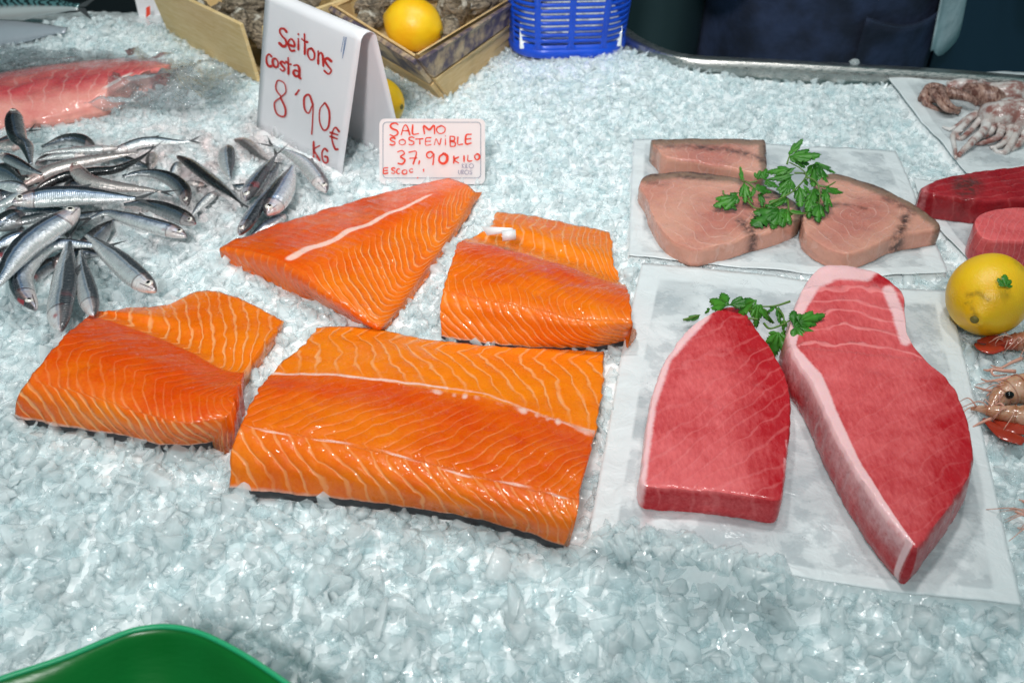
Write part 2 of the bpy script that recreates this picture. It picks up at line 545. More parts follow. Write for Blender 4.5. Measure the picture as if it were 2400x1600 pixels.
big_rows = [
    Z(.004, (728, 752), (840, 752), (960, 775), (1110, 793), (1250, 800), (1387, 806)),
    Z(.013, (690, 798), (830, 800), (960, 825), (1110, 845), (1250, 860), (1386, 868)),
    Z(.020, (624, 857), (770, 857), (950, 882), (1100, 907), (1240, 945), (1368, 985)),
    Z(.030, (585, 910), (740, 930), (920, 965), (1080, 1000), (1225, 1040), (1347, 1070)),
    Z(.032, (549, 985), (720, 1020), (900, 1060), (1070, 1100), (1220, 1140), (1327, 1160)),
    Z(.022, (531, 1050), (700, 1080), (880, 1115), (1060, 1155), (1210, 1190), (1309, 1215)),
    Z(.003, (527, 1122), (690, 1138), (860, 1156), (1040, 1183), (1190, 1218), (1290, 1254)),
]
fillet('largest salmon fillet, a wide bright orange slab with a dotted white seam, front centre', big_rows, pat_big, 130, 190, SG)

# the tail piece
def pat_tail(U, V):
    # U: across the fish from the far edge to the near edge; V: cut face first, then along to the tip
    al = np.clip((V - .2) / .8, 0, 1)
    lower = sstep(.36, .5, U)
    g = pw(U, [0, .3, .40, .70, .74, 1], [.6, 0, -.6, 2.6, 2.5, -1.2])
    ph = 24 * al + 1.25 * g
    cut = V < .2
    ph = np.where(cut, 26 * U + 2.5 * np.sin(V * 7), ph)
    lw = np.where(cut, .22, .12 + .22 * lower)
    ls = np.where(cut, .35, .06 + .72 * lower)
    seam = np.exp(-((U - .275 - .008 * np.sin(al * 30)) / .020) ** 2) * sstep(.19, .24, V) * (1 - sstep(.80, .9, V))
    tip = sstep(.90, 1, V) * .25
    deep = np.where(cut, .62, pw(U, [0, .28, .45, .75, 1], [.9, .8, .55, .32, .35]))
    return dict(ph=ph, lw=lw, ls=ls, deep=deep, fat=np.clip(np.maximum(seam, tip), 0, 1))
tail_rows = np.array([
    [(508, 592, .0), (620, 650, .0), (738, 700, .0), (842, 752, .0), (880, 756, -.002)],
    [(514, 562, .012), (640, 594, .029), (738, 662, .027), (862, 742, .012), (886, 753, .001)],
    [(620, 522, .010), (745, 549, .029), (818, 602, .027), (908, 682, .012), (944, 690, .000)],
    [(760, 478, .009), (850, 504, .026), (902, 546, .023), (968, 611, .011), (1003, 603, .000)],
    [(920, 433, .007), (965, 455, .019), (995, 490, .016), (1037, 522, .008), (1062, 516, .000)],
    [(1030, 409, .003), (1060, 418, .008), (1075, 426, .008), (1090, 440, .006), (1106, 442, .000)],
])
fillet('tapering salmon tail piece with fine chevron lines below the salmon price card', tail_rows, pat_tail, 120, 130, SG, skin=False)

# right-hand piece with a pale belly flap behind
def pat_right(U, V):
    flap = V < .40
    g = pw(V, [0, .1, .42, .46, .62, .80, 1], [-.6, 0, -1.7, 0, 2.0, .7, -1.6])
    side = V > .70
    ph = np.where(flap, 15 * U + g, np.where(side, 19 * U + 1.3 * g, 22 * U + 1.6 * g))
    lw = np.where(flap, .36, pw(V, [.4, .6, .8, 1], [.16, .22, .42, .36]))
    ls = np.where(flap, .8, pw(V, [.4, .52, .7, .85, 1], [.04, .16, .34, .8, .55]))
    deep = np.where(flap, .12, pw(V, [.4, .48, .66, .82, 1], [.95, .8, .42, .25, .55]))
    fat = .6 * sstep(.95, 1, V) + .9 * np.exp(-((V - .405) / .012) ** 2) * .45 + .7 * np.exp(-((U - .97) / .05) ** 2 - ((V - .88) / .07) ** 2)
    return dict(ph=ph, lw=lw, ls=ls, deep=deep, fat=np.clip(fat, 0, 1))
right_rows = [
    Z(.003, (1140, 487), (1220, 495), (1300, 512), (1350, 522), (1402, 532)),
    Z(.011, (1128, 520), (1210, 530), (1300, 555), (1360, 575), (1410, 592)),
    Z(.008, (1086, 546), (1190, 562), (1290, 594), (1370, 624), (1421, 642)),
    Z(.026, (1056, 556), (1160, 576), (1265, 606), (1360, 637), (1441, 662)),
    Z(.034, (1034, 610), (1145, 630), (1250, 655), (1350, 680), (1448, 697)),
    Z(.033, (1015, 672), (1130, 695), (1240, 717), (1340, 737), (1453, 737)),
    Z(.017, (1010, 730), (1125, 745), (1240, 765), (1350, 775), (1459, 760)),
    Z(.002, (1012, 775), (1120, 790), (1240, 800), (1370, 798), (1457, 778)),
]
fillet('salmon fillet with a white plastic tag stuck behind its ridge', right_rows, pat_right, 120, 130, SG)

# left-hand piece
def pat_left(U, V):
    flap = V < .36
    g = pw(V, [0, .1, .34, .38, .55, .72, 1], [.5, 0, -1.6, -.5, 2.6, 1.0, -2.0])
    side = V > .725
    ph = np.where(flap, 12.5 * U + g, np.where(side, 17 * U + 1.3 * g, 19 * U + 1.5 * g))
    lw = np.where(flap, .36, pw(V, [.36, .55, .72, 1], [.14, .22, .5, .5]))
    ls = np.where(flap, .85, pw(V, [.36, .5, .7, .78, 1], [.03, .14, .26, .88, .8]))
    deep = np.where(flap, .2 + .3 * (1 - U), pw(V, [.36, .45, .7, .8, 1], [.95, 1.0, .7, .4, .5]))
    fat = .8 * sstep(.95, 1, V) + .35 * np.exp(-((V - .73) / .012) ** 2) + .5 * np.exp(-((U - .27) / .012) ** 2 - ((V - .40) / .012) ** 2)
    return dict(ph=ph, lw=lw, ls=ls, deep=deep, fat=np.clip(fat, 0, 1))
left_rows = [
    Z(.004, (292, 706), (385, 700), (465, 667), (560, 690), (652, 738)),
    Z(.012, (250, 713), (370, 728), (460, 740), (545, 768), (608, 786)),
    Z(.012, (213, 721), (330, 755), (430, 795), (512, 840), (567, 850)),
    Z(.031, (150, 770), (270, 805), (380, 850), (472, 890), (547, 895)),
    Z(.034, (85, 850), (210, 885), (330, 925), (432, 955), (527, 945)),
    Z(.024, (45, 905), (180, 935), (300, 968), (402, 990), (507, 985)),
    Z(.002, (32, 960), (160, 983), (285, 1003), (390, 1024), (490, 1016)),
]
fillet('deep red-orange salmon fillet with a striped belly flap, beside the anchovies', left_rows, pat_left, 120, 140, SG)

# ---------------------------------------------------------------- flat steaks
def slab(name, label, cat, top, h, pat, mat, z0=.004, rings=46, n=150, group=None, bottom_in=.0, dome=.0004, rag=.0006, bulge=.0004):
    """a thick steak: outline of its upper face (2352 px), thickness h"""
    t = np.array(top, float)
    # closed smooth outline with evenly spaced samples
    m = len(t)
    ext = np.concatenate([t[-2:], t, t[:3]])
    dense = cr(ext, (len(ext) - 1) * 12 + 1)[2 * 12: 2 * 12 + m * 12]
    seg = np.r_[0, np.cumsum(np.linalg.norm(np.diff(np.vstack([dense, dense[:1]]), axis=0), axis=1))]
    s = np.linspace(0, seg[-1], n, endpoint=False)
    dd = np.vstack([dense, dense[:1]])
    px = np.interp(s, seg, dd[:, 0]); py = np.interp(s, seg, dd[:, 1])
    O = P(px * K, py * K, z0 + h)
    O[:, 0] += (fbm(O[:, 0] * 160, O[:, 1] * 160, 2, 2) - .5) * rag * 3
    O[:, 1] += (fbm(O[:, 0] * 160, O[:, 1] * 160, 7, 2) - .5) * rag * 3
    cen = O.mean(0)
    nxt = np.roll(O, -1, 0) - np.roll(O, 1, 0)
    area2 = np.sum(O[:, 0] * np.roll(O[:, 1], -1) - np.roll(O[:, 0], -1) * O[:, 1])
    sg = 1 if area2 > 0 else -1
    nrm = np.stack([nxt[:, 1], -nxt[:, 0], 0 * nxt[:, 0]], -1) * sg
    nrm /= np.linalg.norm(nrm, axis=1)[:, None] + 1e-9
    R = []
    side = []
    for r in np.linspace(0.02, 1, rings):
        q = cen + (O - cen) * r
        q[:, 2] = z0 + h + dome * (1 - r ** 2) + (fbm(q[:, 0] * 60, q[:, 1] * 60, 4, 2) - .5) * .0022
        if r > .985: q[:, 2] -= .0006
        R.append(q); side.append(np.zeros(n))
    ns = 12
    for k in range(1, ns + 1):
        f = k / ns
        q = O + nrm * (bulge * math.sin(math.pi * f) + .0008 - bottom_in * f)
        q[:, 2] = z0 + h * (1 - f) - .0012 * (1 - f) + (R[-1][:, 2] - z0 - h) * (1 - f) * .5
        q[:, :2] += ((fbm(q[:, 0] * 120, q[:, 1] * 120, f * 3, 2) - .5) * .0018 * math.sin(math.pi * f))[:, None]
        R.append(q); side.append(np.full(n, f))
    g = np.array(R)
    S = np.array(side)
    v = g.reshape(-1, 3)
    f = [tuple(q) for q in grid_faces(len(R), n, close_v=True)]
    b = len(v)
    v = np.vstack([v, [cen + [0, 0, dome]], [[cen[0], cen[1], z0 + .0002]]])
    for j in range(n):
        j2 = (j + 1) % n
        f.append((b, j2, j)); f.append((b + 1, (len(R) - 1) * n + j, (len(R) - 1) * n + j2))
    if sg < 0:
        f = [tuple(reversed(q)) for q in f]
    # pattern read at photo positions of the upper face
    mx = np.concatenate([(cen + (O - cen) * r)[:, :] for r in np.linspace(.02, 1, rings)] + [O] * ns)
    X, Y = to_px(mx); X, Y = X / K, Y / K
    rr = np.concatenate([np.full(n, r) for r in np.linspace(.02, 1, rings)] + [np.ones(n)] * ns)
    at = pat(X, Y, rr, S.ravel())
    at = {k: np.concatenate([np.broadcast_to(np.asarray(a, float), X.shape), [0, 0]]) for k, a in at.items()}
    for k in ('ph', 'lw', 'ls', 'deep', 'fat', 'dark'):
        at.setdefault(k, np.zeros(len(v)))
    o = mesh(name, v, f, mat, attrs=at)
    o.data.set_sharp_from_angle(angle=math.radians(42))
    tag(o, label, cat, group)
    BLOCK.append([tuple(p) for p in O[:, :2]])
    return o
def dline(X, Y, pts):
    """distance (2352 px) to a polyline"""
    d = np.full(X.shape, 1e9)
    for (x1, y1), (x2, y2) in zip(pts[:-1], pts[1:]):
        L2 = (x2 - x1) ** 2 + (y2 - y1) ** 2
        t = np.clip(((X - x1) * (x2 - x1) + (Y - y1) * (y2 - y1)) / L2, 0, 1)
        d = np.minimum(d, np.hypot(X - x1 - t * (x2 - x1), Y - y1 - t * (y2 - y1)))
    return d

M_TUNA = flesh_material('tuna_flesh', (.79, .145, .15), (.46, .010, .018), (.86, .25, .25), (.93, .55, .56), .32, .1, (1, .30, 1), .13, .35, 1.3, 1.1, .35, .14)
TG = 'tuna steaks on paper'
def pat_t1(X, Y, rr, S):
    c = ((X - 1640) * .55 + (Y - 900) * .83)
    ph = c / 46 + .4 * np.sin((X + Y) / 60)
    rim = dline(X, Y, [(1620, 722), (1530, 820), (1494, 930), (1476, 1060), (1470, 1120)])
    fat = np.exp(-(rim / 17) ** 2) * (.95 - .2 * S)
    fat = np.maximum(fat, .5 * np.exp(-(dline(X, Y, [(1806, 1010), (1812, 1090), (1792, 1150)]) / 6) ** 2))
    fat = np.maximum(fat, .55 * (X > 1780) * (Y > 1050) * np.exp(-((X - 1806) / 12) ** 2))
    deep = np.clip(.35 + .6 * sstep(1640, 1800, X) + .45 * sstep(-60, -190, Y - 930 + 0 * X) - .25 * sstep(950, 1080, Y) * (X < 1720), 0, 1)
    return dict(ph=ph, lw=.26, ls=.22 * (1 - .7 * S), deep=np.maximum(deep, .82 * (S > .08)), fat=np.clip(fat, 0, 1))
slab('tuna_steak', 'smaller red tuna steak with a straight front cut and a sprig across its top', 'tuna steak',
     [(1684, 703), (1640, 716), (1580, 758), (1532, 822), (1504, 890), (1487, 980), (1477, 1060), (1474, 1104), (1500, 1117), (1570, 1122), (1650, 1129), (1730, 1140), (1782, 1147), (1796, 1126), (1806, 1050), (1815, 960), (1808, 880), (1780, 815), (1742, 762), (1712, 718)],
     .021, pat_t1, M_TUNA, z0=.004, rings=56, n=190, group=TG)
def pat_t2(X, Y, rr, S):
    c = (Y - 700) - .10 * (X - 1950) + 18 * np.sin((X - 1850) / 80)
    top = 1 - sstep(770, 850, Y - .1 * (X - 1950))
    ph = np.where(top > .5, (c + 90) / 42.0, ((X - 2000) * .5 + (Y - 950) * .85) / 52)
    rim = dline(X, Y, [(1990, 618), (1920, 612), (1862, 640), (1822, 720), (1812, 800), (1872, 870), (1905, 950), (1960, 1060), (2020, 1150), (2098, 1250)])
    w = pw(Y, [610, 700, 800, 900, 1100, 1250], [36, 26, 17, 22, 13, 3])
    fat = np.exp(-(rim / w) ** 4)
    rim2 = dline(X, Y, [(2040, 665), (2062, 720), (2080, 780)])
    fat = np.maximum(fat, np.exp(-(rim2 / 17) ** 2))
    left = (S > .03) & (dline(X, Y, [(1822, 720), (1812, 800), (1872, 880), (1905, 950), (1960, 1060), (2020, 1150), (2075, 1215)]) < 26)
    fat = np.where(left, np.maximum(.66 - .62 * S + .18 * np.exp(-((S - .95) / .1) ** 2), .10), fat)
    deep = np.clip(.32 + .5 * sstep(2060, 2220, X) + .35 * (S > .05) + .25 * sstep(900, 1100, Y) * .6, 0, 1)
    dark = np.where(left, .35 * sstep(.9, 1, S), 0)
    red = np.exp(-(((X - 2030) / 26) ** 2 + ((Y - 640) / 14) ** 2))
    return dict(ph=ph, lw=np.where(top > .5, .34, .20), ls=np.where(top > .5, .8, .13) * (1 - .8 * S), deep=np.clip(deep + red, 0, 1), fat=np.clip(fat * (1 - red), 0, 1), dark=dark)
slab('tuna_steak', 'larger tuna steak with a thick white fat edge and a pointed end', 'tuna steak',
     [(1868, 627), (1920, 608), (1985, 616), (2030, 634), (2072, 672), (2078, 720), (2088, 776), (2130, 830), (2186, 880), (2218, 950), (2233, 1020), (2228, 1080), (2185, 1155), (2140, 1215), (2108, 1254), (2088, 1240), (2020, 1158), (1958, 1062), (1905, 962), (1868, 880), (1820, 805), (1818, 730)],
     .034, pat_t2, M_TUNA, z0=.004, rings=62, n=210, group=TG, bulge=.002)

M_SWORD = flesh_material('swordfish_flesh', (.68, .335, .25), (.52, .185, .145), (.80, .48, .40), (.27, .165, .115), .27, .12, (1, .5, 1), .25, .5, 1.0, .75, .5, .06)
WG = 'swordfish steaks on paper'
def pat_s(cx, cy, skin, marks):
    def f(X, Y, rr, S):
        r = np.hypot(X - cx, (Y - cy) * 1.6)
        ph = r / 30 + .6 * np.sin(np.arctan2(Y - cy, X - cx) * 3)
        fat = .95 * np.exp(-(dline(X, Y, skin) / 20) ** 2)
        dark = np.zeros(X.shape)
        for pts, w, a in marks:
            dark = np.maximum(dark, a * np.exp(-(dline(X, Y, pts) / w) ** 2))
        dark = np.maximum(dark, 1.1 * np.exp(-(dline(X, Y, skin) / 4.5) ** 2))
        deep = np.clip(.15 + .8 * np.exp(-(r / 80) ** 2) + .3 * np.sin(X / 47 + Y / 31), 0, 1) * (1 - .9 * (S > .05))
        return dict(ph=ph, lw=.14, ls=.5 * (1 - .7 * S), deep=deep, fat=np.clip(fat + .0 * S, 0, 1), dark=dark)
    return f
slab('swordfish_steak', 'oblong pale swordfish piece behind the two rounded steaks', 'swordfish steak',
     [(1497, 321), (1560, 319), (1650, 319), (1740, 319), (1757, 323), (1759, 350), (1757, 392), (1735, 398), (1680, 385), (1600, 370), (1530, 360), (1514, 345)],
     .022, pat_s(1640, 370, [(1495, 318), (1755, 318), (1762, 390)], [([(1600, 338), (1690, 346), (1752, 368)], 7, .95), ([(1510, 336), (1600, 338)], 6, .7)]), M_SWORD, z0=.004, rings=36, n=120, group=WG)
slab('swordfish_steak', 'rounded swordfish steak on the left, one end under the parsley', 'swordfish steak',
     [(1470, 424), (1490, 400), (1560, 393), (1620, 396), (1690, 408), (1770, 432), (1830, 466), (1836, 500), (1800, 520), (1735, 538), (1660, 560), (1598, 572), (1560, 558), (1532, 540), (1500, 492), (1486, 452)],
     .018, pat_s(1650, 480, [(1480, 404), (1560, 392), (1690, 406), (1770, 430), (1836, 470), (1838, 530)], [([(1700, 510), (1740, 548), (1760, 575)], 11, 1.0), ([(1560, 405), (1640, 412)], 6, .7), ([(1490, 420), (1530, 425)], 5, .6)]), M_SWORD, z0=.004, rings=44, n=150, group=WG)
slab('swordfish_steak', 'rounded swordfish steak on the right, with dark blotches at its pointed end', 'swordfish steak',
     [(1846, 520), (1850, 470), (1880, 415), (1905, 398), (1950, 405), (2010, 425), (2080, 460), (2138, 495), (2160, 520), (2130, 528), (2060, 540), (2000, 566), (1948, 582), (1900, 568), (1866, 548)],
     .018, pat_s(1970, 500, [(1900, 395), (1950, 402), (2080, 456), (2160, 510), (2160, 530)], [([(2080, 500), (2070, 530), (2050, 560)], 13, 1.0), ([(2030, 455), (2100, 490)], 7, .8), ([(1940, 470), (1990, 480)], 4, .7)]), M_SWORD, z0=.004, rings=44, n=150, group=WG)

M_DTUNA = flesh_material('dark_tuna_flesh', (.50, .038, .046), (.26, .006, .014), (.66, .16, .16), (.78, .35, .36), .28, .08, (1, .4, 1), .3, .4, 1.3, .8, .35, .12)
def pat_d1(X, Y, rr, S):
    return dict(ph=(Y - 430 + .18 * (X - 2230)) / 19, lw=.2, ls=.25, deep=.6, fat=.5 * np.exp(-((X - 2125) / 16) ** 2),
                dark=.95 * np.exp(-(((X - 2222) / 36) ** 2 + ((Y - 428) / 26) ** 2) ** 2))
slab('tuna_loin', 'dark red tuna loin with a blackish patch near its tip', 'tuna loin',
     [(2115, 434), (2160, 412), (2220, 398), (2300, 388), (2400, 374), (2470, 372), (2480, 430), (2400, 456), (2320, 458), (2250, 458), (2190, 450), (2140, 444)],
     .026, pat_d1, M_DTUNA, z0=.005, rings=40, n=140)
def pat_d2(X, Y, rr, S):
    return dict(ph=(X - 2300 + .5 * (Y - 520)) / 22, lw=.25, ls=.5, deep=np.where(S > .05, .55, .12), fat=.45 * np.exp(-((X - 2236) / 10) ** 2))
slab('tuna_block', 'square-cut bright red tuna block above the lemon with the leaf', 'tuna block',
     [(2240, 512), (2256, 490), (2300, 478), (2380, 476), (2450, 478), (2460, 530), (2400, 552), (2330, 552), (2262, 545)],
     .030, pat_d2, M_TUNA, z0=.005, rings=36, n=120)

# pink fillet, far left
M_PINK = flesh_material('pink_fillet_flesh', (.86, .40, .33), (.66, .085, .10), (.92, .55, .50), (.94, .80, .76), .2, .12, (1, 1, 1), .38, .6, 1.0, .4, .5, .2)
def pat_pink(U, V):
    ph = 15 * U - 3.0 * np.abs(V - .42) * (V > .42) + 2 * V
    deep = np.clip(pw(V, [0, .25, .42, .5, .62, 1], [.55, .75, .95, .8, .25, .12]) - .2 * sstep(.75, 1, U), 0, 1)
    fat = .9 * np.exp(-((U - .70) / .10) ** 2 - ((V - .52 + .9 * (U - .7)) / .05) ** 2) + .6 * np.exp(-((U - .66) / .02) ** 2 - ((V - .72) / .10) ** 2)
    return dict(ph=ph, lw=.2, ls=.35 * sstep(.0, .2, V) * (1 - sstep(.6, .8, V)), deep=deep, fat=np.clip(fat, 0, 1))
pink_rows = [
    Z(.004, (-70, 185), (0, 165), (110, 148), (215, 138), (290, 131), (352, 134), (395, 146)),
    Z(.020, (-70, 196), (0, 176), (110, 158), (215, 148), (288, 142), (348, 143), (385, 151)),
    Z(.026, (-70, 222), (0, 205), (100, 190), (200, 178), (275, 165), (325, 160), (350, 158)),
    Z(.022, (-70, 250), (0, 238), (95, 228), (185, 214), (250, 200), (300, 184), (335, 166)),
    Z(.012, (-70, 280), (0, 268), (95, 262), (180, 248), (235, 232), (275, 212), (305, 186)),
    Z(.003, (-70, 300), (0, 290), (95, 284), (180, 268), (240, 254), (280, 236), (312, 200)),
]
fillet('wet pink fish fillet lying on clear plastic film behind the anchovies', pink_rows, pat_pink, 80, 110, None, M_PINK, 'fish fillet', 'pink_fillet', skin=False)

# ---------------------------------------------------------------- sheets of waxed paper
def paper_material():
    n = NB('waxed_paper')
    o = n.obj()
    wet = n.math('MULTIPLY', n.remap(n.noise(o, 42, 4, .62), .44, .60), n.attr('inner'))
    wet2 = n.math('MULTIPLY', n.remap(n.noise(o, 16, 2, .5), .40, .62), n.attr('inner'))
    col = n.mix(n.math('MULTIPLY', wet2, .4), (.73, .775, .79), (.68, .725, .75))
    col = n.mix(n.math('MULTIPLY', wet, .36), col, (.56, .62, .655))
    col = n.mix(n.attr('stain'), col, (.78, .48, .49))
    spots = n.math('MULTIPLY', n.remap(n.voro(o, 900), .25, .32, 1, 0), n.remap(n.noise(o, 38, 2), .66, .72))
    col = n.mix(n.math('MULTIPLY', spots, .55), col, (.14, .16, .18))
    nr = n.bump(n.noise(o, 60, 3, .6, .8), .55, .003, n.bump(n.noise(o, 1400, 1), .06, .0003))
    n.p(Base_Color=col, Roughness=n.remap(wet, 0, 1, .42, .16), Normal=nr)
    tr = n.n('BsdfTransparent', {'Color': (.95, .97, .98, 1)})
    mx = n.n('MixShader', {0: n.math('MULTIPLY', n.math('ADD', n.math('MULTIPLY', wet2, .30), n.math('MULTIPLY', wet, .16)), 1.0, clamp=True)})
    n.t.links.new(n.b.outputs[0], mx.inputs[1]); n.t.links.new(tr.outputs[0], mx.inputs[2]); n.t.links.new(mx.outputs[0], n.out.inputs['Surface'])
    return n.m
M_PAPER = paper_material()
def sheet(label, rows, border=(.06, .05, .06, .05), nu=90, nv=110, bumps=.0018, stain=None, thick=.0004, group='sheets of waxed paper on the ice'):
    """border: share of the sheet at left, top, right, bottom that is the plain white margin"""
    g, V, U = flesh_grid(rows, nu, nv)
    g[..., 2] += (fbm(g[..., 0] * 38, g[..., 1] * 38, 5, 3) - .5) * 2 * bumps
    L, T, R, B = border
    inner = sstep(L * .9, L, U) * sstep(T * .9, T, V) * (1 - sstep(1 - R, 1 - R * .9, U)) * (1 - sstep(1 - B, 1 - B * .9, V))
    st = np.zeros(U.shape)
    X, Y = to_px(g); X, Y = X / K, Y / K
    for pts, w, a in (stain or []):
        st = np.maximum(st, a * np.exp(-(dline(X, Y, pts) / w) ** 2))
    v = g.reshape(-1, 3)
    lo = v - [0, 0, thick]
    f = [tuple(q) for q in grid_faces(nu, nv, flip=True)]
    b = len(v)
    f += [tuple(b + i for i in q) for q in grid_faces(nu, nv)]
    Li = loop_idx(nu, nv); n = len(Li)
    f += [(Li[k], Li[(k + 1) % n], b + Li[(k + 1) % n], b + Li[k]) for k in range(n)]
    o = mesh('paper_sheet', np.vstack([v, lo]), f, M_PAPER, attrs={'inner': np.tile(inner.ravel(), 2), 'stain': np.tile(st.ravel(), 2)})
    tag(o, label, 'paper sheet', group)
    PAPERS.append(([tuple(p) for p in v[Li][:, :2]], float(np.min(v[:, 2])) - .0003))
    return o
sheet('large white waxed paper sheet under the two big tuna steaks', [
    Z(.0042, (1474, 604), (1640, 618), (1830, 640), (2010, 658), (2176, 668)),
    Z(.0034, (1432, 790), (1620, 800), (1830, 815), (2030, 830), (2222, 850)),
    Z(.0034, (1396, 990), (1600, 1000), (1830, 1020), (2060, 1040), (2270, 1055)),
    Z(.0034, (1368, 1140), (1580, 1160), (1820, 1180), (2080, 1205), (2308, 1222)),
    Z(.0030, (1349, 1244), (1570, 1272), (1810, 1318), (2060, 1358), (2350, 1388)),
], (.075, .05, .055, .045), 110, 120, .0012, [([(1490, 1180), (1480, 1240)], 14, .35), ([(1500, 1176), (1790, 1204)], 16, .18)])
sheet('waxed paper sheet under the three swordfish steaks', [
    Z(.0040, (1455, 318), (1600, 322), (1750, 330), (1900, 338), (2058, 346)),
    Z(.0038, (1450, 420), (1610, 425), (1780, 430), (1950, 436), (2100, 440)),
    Z(.0038, (1446, 510), (1620, 520), (1800, 525), (1970, 530), (2138, 532)),
    Z(.0040, (1443, 586), (1620, 606), (1800, 622), (1980, 634), (2178, 624)),
], (.05, .04, .06, .06), 80, 100)
sheet('waxed paper sheet under the squid in the back corner', [
    Z(.0060, (2040, 178), (2130, 172), (2220, 168), (2310, 166), (2420, 168)),
    Z(.0040, (2100, 258), (2180, 258), (2260, 256), (2340, 256), (2440, 258)),
    Z(.0040, (2165, 330), (2230, 336), (2300, 336), (2380, 334), (2460, 334)),
    Z(.0040, (2220, 398), (2280, 402), (2340, 398), (2410, 392), (2490, 388)),
], (.10, .03, .03, .10), 60, 70, .0022)
sheet('curled waxed paper sheet under the dark red tuna loin', [
    Z(.0050, (2098, 408), (2180, 420), (2280, 420), (2380, 410), (2480, 400)),
    Z(.0046, (2118, 462), (2200, 470), (2290, 470), (2390, 462), (2490, 455)),
    Z(.0046, (2162, 530), (2230, 540), (2310, 540), (2400, 532), (2500, 528)),
    Z(.0050, (2236, 602), (2290, 612), (2350, 612), (2420, 600), (2510, 592)),
], (.11, .04, .02, .08), 60, 70, .0018)

# ---------------------------------------------------------------- small builders
def tube(pts, rad, seg=10, caps=True):
    """swept round section through pts (n,3); rad scalar or (n,) or (n,2) for flattened"""
    p = np.asarray(pts, float); n = len(p)
    r = np.broadcast_to(np.asarray(rad, float).reshape(-1, 1) if np.ndim(rad) == 1 else np.asarray(rad, float), (n, 2) if np.ndim(rad) == 2 else (n, 1))
    T = np.gradient(p, axis=0); T /= np.linalg.norm(T, axis=1)[:, None] + 1e-12
    up = np.array([0, 0, 1.0])
    A = np.cross(up, T); bad = np.linalg.norm(A, axis=1) < .15
    A[bad] = np.cross(np.array([0, 1.0, 0.1]), T[bad])
    for i in range(1, n):
        if np.dot(A[i], A[i - 1]) < 0: A[i] = -A[i]
    A /= np.linalg.norm(A, axis=1)[:, None]
    B = np.cross(T, A)
    ph = np.linspace(0, 2 * np.pi, seg, endpoint=False)
    r2 = r[:, 0]; r3 = r[:, -1]
    v = p[:, None, :] + A[:, None, :] * (np.cos(ph)[None, :, None] * r2[:, None, None]) + B[:, None, :] * (np.sin(ph)[None, :, None] * r3[:, None, None])
    f = [tuple(q) for q in grid_faces(n, seg, close_v=True)]
    v = v.reshape(-1, 3)
    if caps:
        b = len(v); v = np.vstack([v, p[:1], p[-1:]])
        for j in range(seg):
            f.append((b, (j + 1) % seg, j)); f.append((b + 1, (n - 1) * seg + j, (n - 1) * seg + (j + 1) % seg))
    return v, f
def join(parts):
    vs, fs, b = [], [], 0
    for v, f in parts:
        vs.append(np.asarray(v, float)); fs += [tuple(i + b for i in q) for q in f]; b += len(v)
    return np.vstack(vs), fs
def box_between(c8):
    """solid from 4 front corners and 4 back corners"""
    return np.array(c8, float), [(0, 1, 2, 3), (7, 6, 5, 4), (0, 4, 5, 1), (1, 5, 6, 2), (2, 6, 7, 3), (3, 7, 4, 0)]
def bevel(o, w, seg=2):
    m = o.modifiers.new('bevel', 'BEVEL'); m.width = w; m.segments = seg; m.limit_method = 'ANGLE'
    return o
def board(name, q, th, mat, parent, bev=.0008):
    """board whose outer face has corners q (4 points), thickness th going inwards (away from its normal)"""
    q = np.array(q, float)
    nn = np.cross(q[1] - q[0], q[3] - q[0]); nn /= np.linalg.norm(nn)
    v, f = box_between(np.vstack([q, q - nn * th]))
    o = mesh(name, v, f, mat, parent, smooth=False)
    return bevel(o, bev)
def ellipsoid(c, r, nu=24, nv=32, fn=None):
    th = np.linspace(0, np.pi, nu)[:, None]; ph = np.linspace(0, 2 * np.pi, nv, endpoint=False)[None, :]
    d = np.stack(np.broadcast_arrays(np.sin(th) * np.cos(ph), np.sin(th) * np.sin(ph), np.cos(th)), -1)
    k = fn(d) if fn else 1.0
    v = d * np.asarray(r) * (k[..., None] if fn else 1.0) + np.asarray(c)
    return v.reshape(-1, 3), [tuple(q) for q in grid_faces(nu, nv, close_v=True, flip=True)]

# ---------------------------------------------------------------- steel counter edge at the back
def steel_material():
    n = NB('brushed_steel')
    o = n.obj()
    s = n.noise(n.scale(o, (1, 30, 30)), 30, 3)
    n.p(Base_Color=(.50, .49, .47), Metallic=1.0, Roughness=n.remap(s, .3, .7, .22, .42))
    return n.m
M_STEEL = steel_material()
RIMPX = [(1370, 20), (1440, 68), (1490, 100), (1560, 128), (1640, 141), (1800, 149), (2000, 160), (2200, 172), (2400, 187), (2600, 203)]
rim_w = P(np.array([p[0] for p in RIMPX]) , np.array([p[1] for p in RIMPX]), .014)
def RIM(x):
    x = np.asarray(x, float)
    return np.where(x < rim_w[0, 0], 1.46, np.interp(x, rim_w[:, 0], rim_w[:, 1])) - .004
path = cr(rim_w, 70)
prof = [(-.004, -.05), (0, .002), (0.0, .012), (.003, .0146), (.006, .0138), (.020, .012), (.023, .0095), (.024, -.06)]  # outward offset, height
tn = np.gradient(path, axis=0); tn[:, 2] = 0; tn /= np.linalg.norm(tn, axis=1)[:, None]
on = np.stack([-tn[:, 1], tn[:, 0], 0 * tn[:, 0]], -1)
g = np.array([path * [1, 1, 0] + on * a + [0, 0, b] for a, b in prof])
tray = mesh('counter_tray', g.reshape(-1, 3), grid_faces(len(prof), len(path)), M_STEEL)
tag(tray, 'stainless steel counter edge with a rolled rim behind the ice', 'counter edge')
sc_ = mesh('rim_ice', *ellipsoid(P(2003, 146, .016), (.007, .004, .004), 10, 12, lambda d: .8 + .4 * noise(d[..., 0] * 2 + 5, d[..., 1] * 2, d[..., 2] * 2)), M_CHIP)
